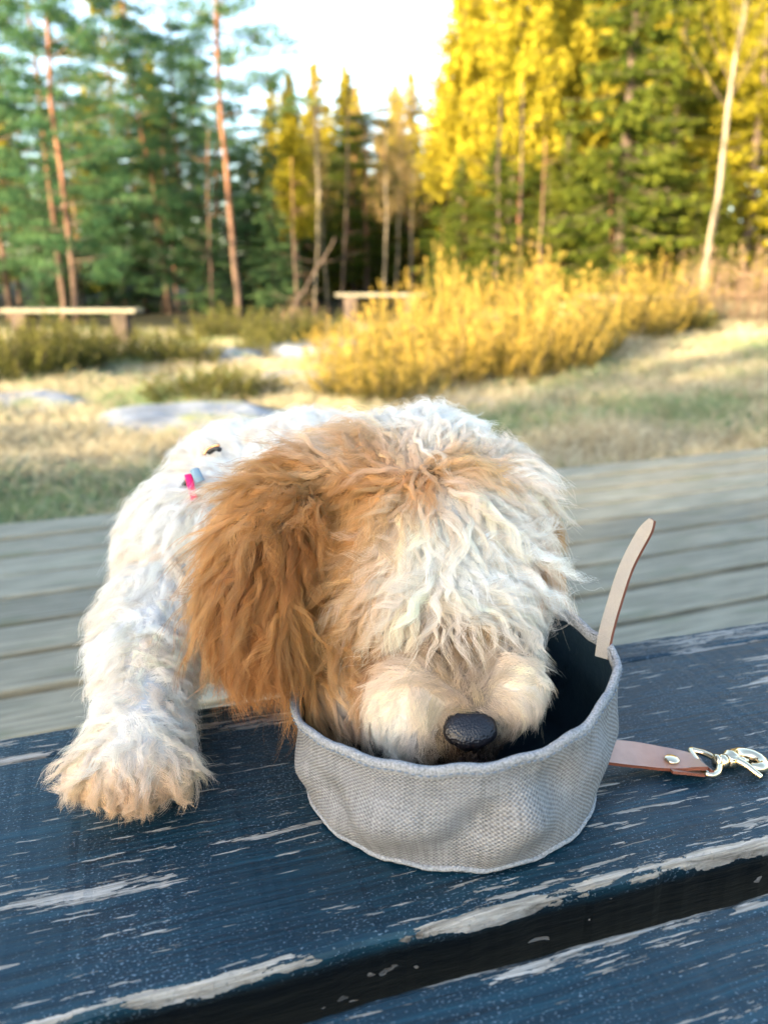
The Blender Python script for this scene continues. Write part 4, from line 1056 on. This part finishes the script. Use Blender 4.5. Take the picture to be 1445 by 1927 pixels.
# photo pixel, hair direction in the picture, length cm, colour, lift, curl mm
GUIDES = [
 (800, 830, 0.1, -1, 3.0, W, .8, 1.5), (760, 810, -.2, -1, 3.0, W, .75, 1.5), (840, 815, .2, -1, 2.8, W, .75, 1.5), (735, 835, -.5, -.9, 2.8, G, .6, 2), (660, 830, -1, -.4, 2.8, G, .4, 2.2), (620, 860, -1, .1, 3.0, A, .3, 2.2), (690, 850, -1, -.2, 3.0, A, .4, 2.4), (860, 830, .4, -1, 2.8, W, .6, 2), (640, 870, -1, .25, 3.4, G, .16, 2.6), (580, 895, -1, .5, 3.6, A, .14, 2.4), (720, 880, -1, .0, 3.2, A, .35, 3), (760, 865, -.6, -.7, 3.2, G, .6, 2.6), (840, 870, .8, -.3, 3.2, G, .55, 3), (900, 890, 1, .1, 3.4, G, .45, 2.8), (950, 910, .9, .3, 3, W, .45, 2), (975, 950, .6, .8, 2.6, Cc, .45, 2),
 (1005, 1010, .4, 1, 2.2, A, .3, 1.5), (1035, 960, .4, 1, 2.0, A, .3, 1.5), (1045, 1040, .3, 1, 2.0, Bb, .3, 1.5), (1050, 1110, .2, 1, 2.2, A, .3, 1.5), (1015, 1070, .3, 1, 2.6, A, .35, 1.5), (800, 905, 0, 1, 2.2, A, .45, 2), (860, 940, .7, .7, 3, Cc, .45, 3), (930, 970, .9, .4, 3, W, .45, 3.2), (800, 960, .1, 1, 2.8, Cc, .5, 3.2), (740, 950, -.6, .8, 3, G, .5, 3.2), (690, 950, -.9, .5, 3.6, A, .4, 3), (630, 960, -.9, .5, 4.2, A, .35, 2.6), (580, 960, -.8, .6, 4.5, Bb, .35, 2.4), (520, 930, -.6, .9, 3.8, A, .12, 2.2), (460, 960, -.3, 1, 3.6, A, .08, 2), (430, 1000, -.1, 1, 3.6, A, .08, 2),
 (650, 1010, -.9, .5, 4.2, A, .35, 3), (590, 1040, -.6, .9, 4.5, Bb, .3, 2.4), (530, 1010, -.6, .9, 5, Bb, .25, 2.4), (470, 1040, -.2, 1, 4.4, Bb, .18, 2.2), (420, 1060, -.05, 1, 4.2, A, .14, 2.2), (400, 1140, .15, 1, 3.8, Bb, .14, 2), (440, 1120, .05, 1, 4.4, Bb, .22, 2.2), (490, 1120, -.1, 1, 5, Bb, .2, 2.2), (530, 1110, -.3, 1, 4.8, A, .25, 2.4), (430, 1200, .22, 1, 3.4, Bb, .22, 2), (480, 1190, .08, 1, 3.6, Bb, .2, 2), (520, 1190, .0, 1, 3.6, Bb, .2, 2), (450, 1250, .15, 1, 2.6, Bb, .2, 2), (490, 1255, .1, 1, 2.6, Bb, .2, 2), (520, 1240, .0, 1, 2.6, Bb, .2, 2),
 (700, 1010, -.7, .7, 3.6, A, .45, 3.4), (660, 1070, -.7, .7, 4, A, .35, 3), (620, 1090, -.4, .9, 4.4, A, .35, 2.6), (610, 1150, -.2, 1, 4.2, A, .35, 2.2), (650, 1140, -.4, 1, 4, G, .35, 2.4), (700, 1080, -.6, .8, 3.8, G, .4, 3), (700, 1150, -.35, 1, 3.4, G, .4, 2.2), (680, 1190, -.1, 1, 3.6, A, .5, 1.8), (740, 1030, -.5, .9, 3, Cc, .5, 3.4), (790, 1010, -.1, 1, 3, W, .5, 3.6), (850, 1000, .6, .6, 3.2, W, .5, 4), (910, 1020, .9, .3, 3.6, W, .45, 4), (970, 1030, .9, .3, 3.6, W, .45, 3.2), (1010, 1110, .8, .6, 3, W, .45, 2.4),
 (750, 1090, -.4, 1, 3.2, P, .5, 3), (800, 1080, .0, 1, 2.8, W, .55, 3.4), (860, 1080, .5, .9, 3.2, W, .5, 3.4), (920, 1090, .8, .6, 3.4, W, .45, 3.2), (970, 1110, .8, .6, 3.2, W, .45, 2.4), (750, 1150, -.3, 1, 3.2, Cc, .5, 2.2), (800, 1140, -.1, 1, 3, Cc, .55, 2.2), (850, 1150, .15, 1, 3.0, Cc, .6, 2.2), (910, 1150, .4, 1, 3.2, Cc, .6, 2), (960, 1150, .6, .9, 2.6, Cc, .45, 2), (740, 1185, -.2, 1, 3.4, P, .6, 1.6), (800, 1175, .0, 1, 3.0, P, .65, 1.6),
 (780, 1218, -.2, -.9, 1.3, Dk, .5, .6), (745, 1232, -.6, .3, 1.6, A, .35, .6), (955, 1212, .4, -.7, 1.3, Dk, .5, .6), (835, 1225, -.3, -.9, 1.4, Dk, .55, .6), (870, 1220, 0, -1, 1.6, Dk, .55, .5), (910, 1225, .3, -.9, 1.4, G, .55, .6), (870, 1265, 0, -1, 2.2, Dk, .4, .4), (835, 1265, -.35, -1, 2.4, G, .4, .4), (905, 1265, .35, -1, 2.4, P, .4, .4), (880, 1310, 0, -1, 1.9, Dk, .3, .3), (850, 1320, -.7, -.1, 1.2, P, .3, .4), (915, 1315, .7, -.1, 1.2, Dk, .3, .4),  # Dk here: fringe shadow put into the colour, and the bridge's own dark streak
 (790, 1260, -.8, -.3, 1.9, P, .4, .5), (750, 1280, -1, .2, 2.0, P, .35, .6), (720, 1320, -.6, .8, 1.9, Cc, .3, .6), (770, 1320, -.2, 1, 1.9, P, .3, .5), (750, 1370, -.1, 1, 1.8, W, .3, .6), (810, 1340, .0, 1, 1.8, Cc, .3, .5), (830, 1370, .1, 1, 1.4, G, .3, .4), (845, 1395, .2, 1, 1.0, Bl, .3, .4), (860, 1412, 0, 1, .8, Bl, .2, .4), (890, 1410, 0, 1, .8, Bl, .3, .4),  # Bl under the nose: shade of the mouth put into the fur colour
 (950, 1240, .6, -.6, 1.8, P, .4, .5), (980, 1260, .9, .0, 1.8, Cc, .35, .5), (1000, 1300, .6, .8, 1.7, Cc, .3, .5), (960, 1310, .2, 1, 1.7, Cc, .3, .5), (930, 1350, .2, 1, 1.2, P, .3, .4), (915, 1395, .2, 1, .9, Bl, .3, .4),
 (640, 1270, .9, .5, 2.6, G, .3, 1), (600, 1290, .6, .8, 2.4, A, .3, 1), (650, 1320, .6, .8, 2.2, Cc, .3, 1), (690, 1270, .8, .6, 2.4, A, .25, 1), (700, 1225, .3, 1, 2.4, Dk, .2, 1),  # Dk here: crevice shade between ear and muzzle put into the colour
 (330, 960, -.5, .6, 2.4, W, .55, 1.8), (400, 900, -.6, -.2, 2.2, W, .6, 1.6), (460, 860, -.5, -.6, 2.4, W, .6, 1.6), (540, 850, -.3, -.8, 2.6, W, .6, 1.6), (640, 850, 0, -1, 2.4, W, .6, 1.6), (760, 860, .2, -1, 2.2, W, .6, 1.6), (260, 1060, -.6, .8, 2.4, W, .5, 1.8), (330, 1060, -.2, 1, 2.4, W, .45, 2), (390, 1080, .1, 1, 2.4, W, .45, 2), (220, 1160, -.7, .8, 2.1, W, .5, 1.8), (290, 1150, -.2, 1, 1.9, W, .5, 2.2), (370, 1170, .2, 1, 1.9, Cc, .4, 2),
 (220, 1230, -.6, .8, 1.8, W, .5, 2), (280, 1230, .0, 1, 1.8, Cc, .5, 2.6), (330, 1240, .4, .9, 1.8, Cc, .5, 2.4), (230, 1310, -.4, .9, 1.6, W, .5, 2.2), (290, 1310, .2, 1, 1.7, W, .55, 3), (330, 1340, .5, .8, 1.6, W, .55, 3), (210, 1380, -.6, .9, 1.8, Cc, .5, 2), (270, 1370, .0, 1, 1.6, W, .55, 2.6), (330, 1390, .6, .8, 1.6, W, .5, 2.6), (165, 1420, -.7, .9, 1.6, Cc, .35, 2), (230, 1415, -.1, 1, 1.7, W, .4, 2.4), (290, 1415, .2, 1, 1.7, Cc, .4, 2.4), (350, 1415, .7, .9, 1.5, P, .35, 2.2), (145, 1452, -.6, .9, 1.2, P, .22, 1.8), (165, 1475, -.3, 1, 1.1, G, .15, 1.6), (206, 1478, -.1, 1, 1.3, P, .2, 1.8), (240, 1480, .1, 1, .9, A, .12, 1.2), (270, 1482, .1, 1, 1.3, P, .2, 1.8), (305, 1476, .1, 1, .9, A, .12, 1.2), (345, 1462, .5, 1, 1.2, P, .2, 1.8),  # browner guides between the toes carry the darkness of the gaps as colour
]
def fur_setup():
    me = body_me
    nv = len(me.vertices); co = np.empty(nv*3, np.float32); me.vertices.foreach_get('co', co); co = co.reshape(-1, 3).astype(float)
    me.calc_loop_triangles()
    nt_ = len(me.loop_triangles); tri = np.empty(nt_*3, np.int32); me.loop_triangles.foreach_get('vertices', tri); tri = tri.reshape(-1, 3)
    vn = np.empty(nv*3, np.float32); me.vertices.foreach_get('normal', vn); vn = vn.reshape(-1, 3).astype(float)
    bvh = BVHTree.FromPolygons([Vector(c) for c in co], [tuple(map(int, t)) for t in tri])
    gp, gd, gl, gc, gf, gw = [], [], [], [], [], []
    for (px, py, dx, dy, L, c, lift, curl) in GUIDES:
        d = ray(px, py); dn = d/np.linalg.norm(d)
        hit = bvh.ray_cast(Vector(CAM), Vector(dn))
        p = np.array(hit[0]) if hit[0] is not None else None
        if p is None:
            q = bvh.find_nearest(Vector(CAM+dn*0.5)); p = np.array(q[0])
        D = RIGHT*dx-UP*dy
        gp.append(p); gd.append(D/np.linalg.norm(D)); gl.append(L/100*(0.62 if curl < 0.8 else 0.84 if c is Bb else 1.0)); gc.append(c); gf.append(lift); gw.append(curl/1000)
    # hidden side of the body: back, flanks, hind legs
    for p, D, L in ((wither+[0, .05, .08], (0, 1, 0), .025), (wither+[-.1, .08, 0], (-.2, .6, -.8), .026), (wither+[.1, .08, 0], (.2, .6, -.8), .026), (rump+[0, 0, .08], (0, 1, .0), .025), (rump+[-.08, 0, 0], (-.2, .5, -.9), .026), (rump+[.08, 0, 0], (.2, .5, -.9), .026), (rump+[-.09, 0, -.15], (0, .3, -1), .022), (rump+[.09, 0, -.15], (0, .3, -1), .022), (rump+[-.08, 0, -.28], (0, 0, -1), .02), (rump+[.08, 0, -.28], (0, 0, -1), .02), (tail[-1], (0, 1, -.3), .03), (tail[5], (0, .8, -.5), .03), (pr+[0, 0, .05], (0, -.2, -1), .02), (wither+[0, .1, -.1], (0, .3, -1), .026), (rump+[0, -.05, -.08], (0, .3, -1), .024), (PX(860, 930, .58), (.3, .5, .3), .025)):
        gp.append(np.array(p, float)); D = np.array(D, float); gd.append(D/np.linalg.norm(D)); gl.append(L); gc.append(W); gf.append(.5); gw.append(.0018)
    gp, gd, gl, gc, gf, gw = map(np.array, (gp, gd, gl, gc, gf, gw))
    def field(p):
        out = [np.zeros((len(p), k)) for k in (3, 1, 3, 1, 1)]
        for a in range(0, len(p), 20000):
            q = p[a:a+20000]
            d2 = ((q[:, None]-gp[None])**2).sum(2)
            w = np.exp(-(d2-d2.min(1, keepdims=True))/(2*0.0085**2))
            w /= w.sum(1, keepdims=True)
            for o_, g in zip(out, (gd, gl[:, None], gc, gf[:, None], gw[:, None])): o_[a:a+20000] = w @ g
        return out
    # paint the skin in the coat's colours, darkened as the shade between locks
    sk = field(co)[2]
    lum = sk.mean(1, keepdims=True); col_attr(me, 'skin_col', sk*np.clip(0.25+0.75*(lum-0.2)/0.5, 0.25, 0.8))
    A_, B_, C_ = co[tri[:, 0]], co[tri[:, 1]], co[tri[:, 2]]
    fn = np.cross(B_-A_, C_-A_); area = np.linalg.norm(fn, axis=1)/2; fn /= (2*area[:, None]+1e-12)
    cen = (A_+B_+C_)/3
    # fewer hairs where nothing of the coat can be seen from near the photograph's viewpoint
    dens = np.where(cen[:, 1] > 0.70, 0.22, 1.0)
    dens *= np.where((fn @ (CAM-np.array([0, .5, .45]))/np.linalg.norm(CAM-np.array([0, .5, .45]))) < -0.45, 0.35, 1.0)
    headish = (cen[:, 1] < 0.52) & (cen[:, 0] > -0.095)
    dens = np.where(headish, dens*1.45, dens)
    def sample(n, r, dens=dens):
        pw = area*dens; pw /= pw.sum()
        t = r.choice(len(tri), n, p=pw)
        u = r.random((n, 2)); fl = u.sum(1) > 1; u[fl] = 1-u[fl]
        w = np.stack([1-u.sum(1), u[:, 0], u[:, 1]], 1)
        p = (co[tri[t]]*w[:, :, None]).sum(1); nn = (vn[tri[t]]*w[:, :, None]).sum(1); nn /= np.linalg.norm(nn, axis=1, keepdims=True)
        return p, nn
    return sample, field, bvh
def nearest_idx(p, q, cell=0.006):
    """index in q of the nearest neighbour of each p (grid search through BVH-free kd tree)"""
    from mathutils.kdtree import KDTree
    kd = KDTree(len(q))
    for i, c in enumerate(q): kd.insert(c, i)
    kd.balance()
    return np.array([kd.find(c)[1] for c in p])
def hair_mat(name, rough=0.45):
    m = bpy.data.materials.new(name); m.use_nodes = True
    nt = m.node_tree; nt.nodes.clear()
    out = nt.nodes.new('ShaderNodeOutputMaterial')
    h = nt.nodes.new('ShaderNodeBsdfHairPrincipled')
    h.parametrization = 'COLOR'
    at = nd(nt, 'ShaderNodeAttribute', attribute_name='hair_col')
    nt.links.new(at.outputs['Color'], h.inputs['Color'])
    h.inputs['Roughness'].default_value = rough; h.inputs['Radial Roughness'].default_value = 0.65
    h.inputs['Random Roughness'].default_value = 0.2
    d = nt.nodes.new('ShaderNodeBsdfDiffuse'); nt.links.new(at.outputs['Color'], d.inputs['Color'])
    mx = nt.nodes.new('ShaderNodeMixShader'); mx.inputs[0].default_value = 0.55
    nt.links.new(h.outputs[0], mx.inputs[1]); nt.links.new(d.outputs[0], mx.inputs[2])
    nt.links.new(mx.outputs[0], out.inputs['Surface'])
    return m
def make_fur(N=430000, NC=12500):
    r = np.random.default_rng(5)
    sample, field, bvh = fur_setup()
    cp, cn = sample(NC, r)
    D, L, col, lift, curl = field(cp)
    D += r.normal(0, 0.26, D.shape)
    Tn = D-cn*(D*cn).sum(1, keepdims=True); Tn /= np.linalg.norm(Tn, axis=1, keepdims=True)+1e-9
    # neighbouring locks cross and overlap: a slow noise turns the comb direction
    turn = np.array([noise.noise(Vector(p)*48) for p in cp])*(0.7+0.8*(col[:, 2] > 0.5)) + np.array([noise.noise(Vector(p)*150+Vector((9, 9, 9))) for p in cp])*0.6
    Bt = np.cross(cn, Tn)
    Tn = Tn*np.cos(turn)[:, None]+Bt*np.sin(turn)[:, None]; Bt = np.cross(cn, Tn)
    lift = np.clip(lift[:, 0]+r.normal(0, 0.13, NC), 0.08, 1.0)
    L = L[:, 0]*np.clip(r.normal(1.0, 0.17, NC), 0.5, 1.5); curl = curl[:, 0]*np.clip(r.normal(1, 0.35, NC), 0.2, 2.2)*np.where(curl[:, 0] > 0.0009, 1.25, 1.0)
    K = 15; s = np.linspace(0, 1, K)
    ph = r.random(NC)*6.283; fr = (1.2+r.random(NC)*0.9)*np.clip(L/0.03, 0.6, 1.5); hand = r.choice([-1, 1], NC)
    # bend of each lock: out of the skin, over, then along it
    up = lift[:, None]*(1.15*s-0.85*s*s)[None]
    al = (s*0.55+0.45*s*s)[None]*np.sqrt(np.clip(1-0.45*lift[:, None]**2, 0.2, 1))
    grav = -(s**2)[None]*0.12
    path = L[:, None, None]*(Tn[:, None]*al[:, :, None]+cn[:, None]*up[:, :, None]) 
    path[:, :, 2] += L[:, None]*grav
    env = (s**0.8)[None]
    wa = curl[:, None]*env*np.sin(fr[:, None]*6.283*s[None]+ph[:, None]); wb = 0.6*curl[:, None]*env*np.cos(fr[:, None]*6.283*s[None]+ph[:, None])*hand[:, None]
    wa -= (curl*np.sin(ph))[:, None]*env*0.0
    path += Bt[:, None]*wa[:, :, None]+cn[:, None]*wb[:, :, None]
    # colour of a lock: the region's colour, now and then its neighbour's
    cj = r.normal(0, 1, (NC, 1)); col = np.clip(col*(1+0.13*cj), 0.02, 0.9)
    col[:, 2:3] *= np.clip(1-0.06*np.abs(cj), 0, 1)
    # white coat with cream locks in it
    pale = np.clip((col[:, 2:3]-0.4)/0.4, 0, 1)
    cm = pale*np.clip(np.array([noise.noise(Vector(p)*38+Vector((3, 1, 4))) for p in cp])[:, None]*1.5+r.normal(0.10, 0.22, (NC, 1)), 0, 0.75)
    col = col*(1-cm)+np.array([0.80, 0.63, 0.46])*cm
    hp, hn = sample(N, r)
    idx = nearest_idx(hp, cp)
    off = hp-cp[idx]
    cl = np.clip(r.normal(0.79, 0.12, N), 0.2, 0.98); plush = curl[idx] < 0.00085; cl[plush] *= 0.35; armz = ((hp[:, 0] < -0.06) | (hp[:, 1] > 0.53)) & (col[idx][:, 2] > 0.3); cl[armz] *= np.where(hp[armz, 2] < T+0.05, 0.8, 0.45)
    fly = r.random(N) < 0.05
    cl[fly] *= 0.3
    prof = np.clip(s*1.35, 0, 1)**0.8
    lenj = np.clip(r.normal(0.92, 0.16, N), 0.35, 1.25); lenj[fly] *= 1.1
    P_ = hp[:, None]+path[idx]*lenj[:, None, None] - off[:, None]*(prof[None, :, None]*cl[:, None, None])
    frz = r.normal(0, 1, (N, 3))*0.0008; frz[fly] *= 2.4
    P_ += frz[:, None]*(s**1.4)[None, :, None]
    f2 = r.random(N)*6.283; q = r.normal(0, 1, (N, 3)); P_ += (q*0.00035)[:, None]*np.sin(s[None, :, None]*11+f2[:, None, None])
    # clear the bench, and the bowl's inside wall
    P_[:, :, 2] = np.where(P_[:, :, 1] < 0.50, np.maximum(P_[:, :, 2], T+0.0012), np.maximum(P_[:, :, 2], 0.002))
    dx = P_[:, :, 0]-BC[0]; dy = P_[:, :, 1]-BC[1]
    inside0 = (((hp[:, 0]-BC[0])/0.082)**2+((hp[:, 1]-BC[1])/0.076)**2) < 1.0
    q = np.sqrt((dx/0.080)**2+(dy/0.074)**2)
    low = P_[:, :, 2] < T+0.062
    sc_ = np.where((q > 1) & low & inside0[:, None], 1/q, 1.0)
    P_[:, :, 0] = BC[0]+dx*sc_; P_[:, :, 1] = BC[1]+dy*sc_
    hc = col[idx]*(1+r.normal(0, 0.09, (N, 1)))
    hc = np.clip(hc, 0.02, 0.92)
    rad = (0.000078*(1-0.72*s**1.6))[None]*np.clip(r.normal(1, 0.2, (N, 1)), 0.5, 1.6)
    # split into the coat's regions: they are parts of the dog
    px = CAM
    ear = (hp[:, 0] < -0.048) & (hp[:, 1] < 0.475) & (hp[:, 2] > T+0.035) & (hp[:, 0] > -0.115) & ((np.abs(hc-np.array(Bb)).sum(1)) < 0.5)
    muz = inside0 & (hp[:, 2] < 0.515) & (hp[:, 1] < 0.44) & (hp[:, 0] > -0.03) & ~ear
    leg = (hp[:, 0] < -0.06) & (hp[:, 1] < 0.52) & ~ear & (hp[:, 2] < 0.49)
    head = (hp[:, 1] < 0.545) & (hp[:, 0] > -0.10) & ~ear & ~muz & ~leg
    rest = ~(ear | muz | leg | head)
    mat = hair_mat('dog_hair')
    for nm, msk, lab in (('ear_fur', ear, 'long wavy brown hair of the hanging ear'), ('muzzle_fur', muz, None), ('leg_fur', leg, None), ('head_fur', head, 'shaggy apricot and white hair of the head'), ('body_fur', rest, None)):
        o = curves_obj(nm, P_[msk]-DO, np.broadcast_to(rad, (N, K))[msk], hc[msk], mat, dog)
        if lab: o['label'] = lab
    print('hairs', [int(x.sum()) for x in (ear, muz, leg, head, rest)])
make_fur()
body_me.transform(Matrix.Translation(-Vector(DO)))
link('body', body_me, m_skin, dog)
# nose
def make_nose():
    c = PX(884, 1374, 0.3825)
    bm = bmesh.new()
    bmesh.ops.create_icosphere(bm, subdivisions=5, radius=1.0)
    vf = (CAM-c); vf /= np.linalg.norm(vf)
    fw = np.array([0.0, -0.78, -0.62]); fw /= np.linalg.norm(fw)      # where the snout points
    rt = np.array([1.0, 0, 0]); upv = np.cross(rt, fw); upv = -upv if upv[2] < 0 else upv
    for v in bm.verts:
        x, y, z = v.co
        # broad flat top, split lip, nostrils
        x = math.copysign(abs(x)**0.86, x); z = math.copysign(abs(z)**0.80, z)
        wx = 0.0135*(1-0.20*max(0, -z))
        Z = z*0.0098*(1.0 if z < 0 else 0.72)
        Y = y*0.0105
        nb = 1.5*math.exp(-((abs(x)-0.55)/0.20)**2-((z+0.12)/0.30)**2)*(1 if y > 0 else 0)
        Y -= 0.0042*nb
        if y > 0: Y -= 0.0016*math.exp(-(x/0.09)**2)*(1 if z < 0.3 else 0.2)
        p = rt*x*wx+fw*Y+upv*Z
        v.co = p*(1+0.02*noise.noise(Vector(p)*900))
    me = bm_mesh('nose', bm)
    m, nt, b = new_mat('wet_black_nose', 0.36, 0.5, base=(0.005, 0.0045, 0.007))
    v = nd(nt, 'ShaderNodeTexVoronoi'); v.inputs['Scale'].default_value = 900; nt.links.new(ocoord(nt), v.inputs['Vector'])
    bump(nt, b, v.outputs['Distance'], 0.4, 0.0008)
    link('nose', me, m, dog, c-DO)
make_nose()
# harness straps that show through the coat behind the ear
def make_harness():
    mp, nt, b = new_mat('pink_webbing', 0.8, 0.2, base=(0.85, 0.02, 0.16))
    bump(nt, b, noise_n(nt, ocoord(nt), 900, 2), 0.5, 0.0005)
    mk, nt, b2 = new_mat('black_buckle', 0.35, 0.5, base=(0.012, 0.012, 0.014))
    mo, nt, b3 = new_mat('copper_ring', 0.25, 0.5, 1.0, (0.75, 0.38, 0.18))
    mg, nt, b4 = new_mat('grey_blue_webbing', 0.8, 0.2, base=(0.20, 0.30, 0.38))
    def s(name, pts, w, t, mat):
        v, f = tube(catmull([p-DO for p in pts], 14), 1.0, 10)
        c = catmull([p-DO for p in pts], 14)
        for i in range(14):
            for k in range(10):
                d = v[i*10+k]-c[i]
                # flatten across the view direction
                v[i*10+k] = c[i]+RIGHT*np.clip(d[0]*1.0, -1, 1)*w/2+UP*(d@UP)*w*0.35+FWD*(d@FWD)*t
        link(name, pymesh(name, v, f), mat, dog)
    s('harness_strap', [PX(354, 893, 0.537), PX(359, 912, 0.536), PX(366, 940, 0.536), PX(378, 985, 0.542)], 0.0055, 0.002, mp)
    s('harness_band', [PX(366, 884, 0.534), PX(372, 896, 0.532), PX(377, 906, 0.532)], 0.0070, 0.002, mg)
    s('harness_buckle', [PX(342, 920, 0.540), PX(350, 910, 0.538), PX(356, 902, 0.537)], 0.0050, 0.002, mk)
    s('harness_clip', [PX(392, 852, 0.560), PX(404, 845, 0.558), PX(414, 846, 0.556)], 0.0048, 0.0024, mk)
    v, f = tube(catmull([PX(384, 856, 0.559)-DO, PX(390, 846, 0.559)-DO, PX(402, 840, 0.559)-DO, PX(412, 838, 0.557)-DO], 14), 0.0013, 8)
    link('harness_ring', pymesh('harness_ring', v, f), mo, dog)
make_harness()
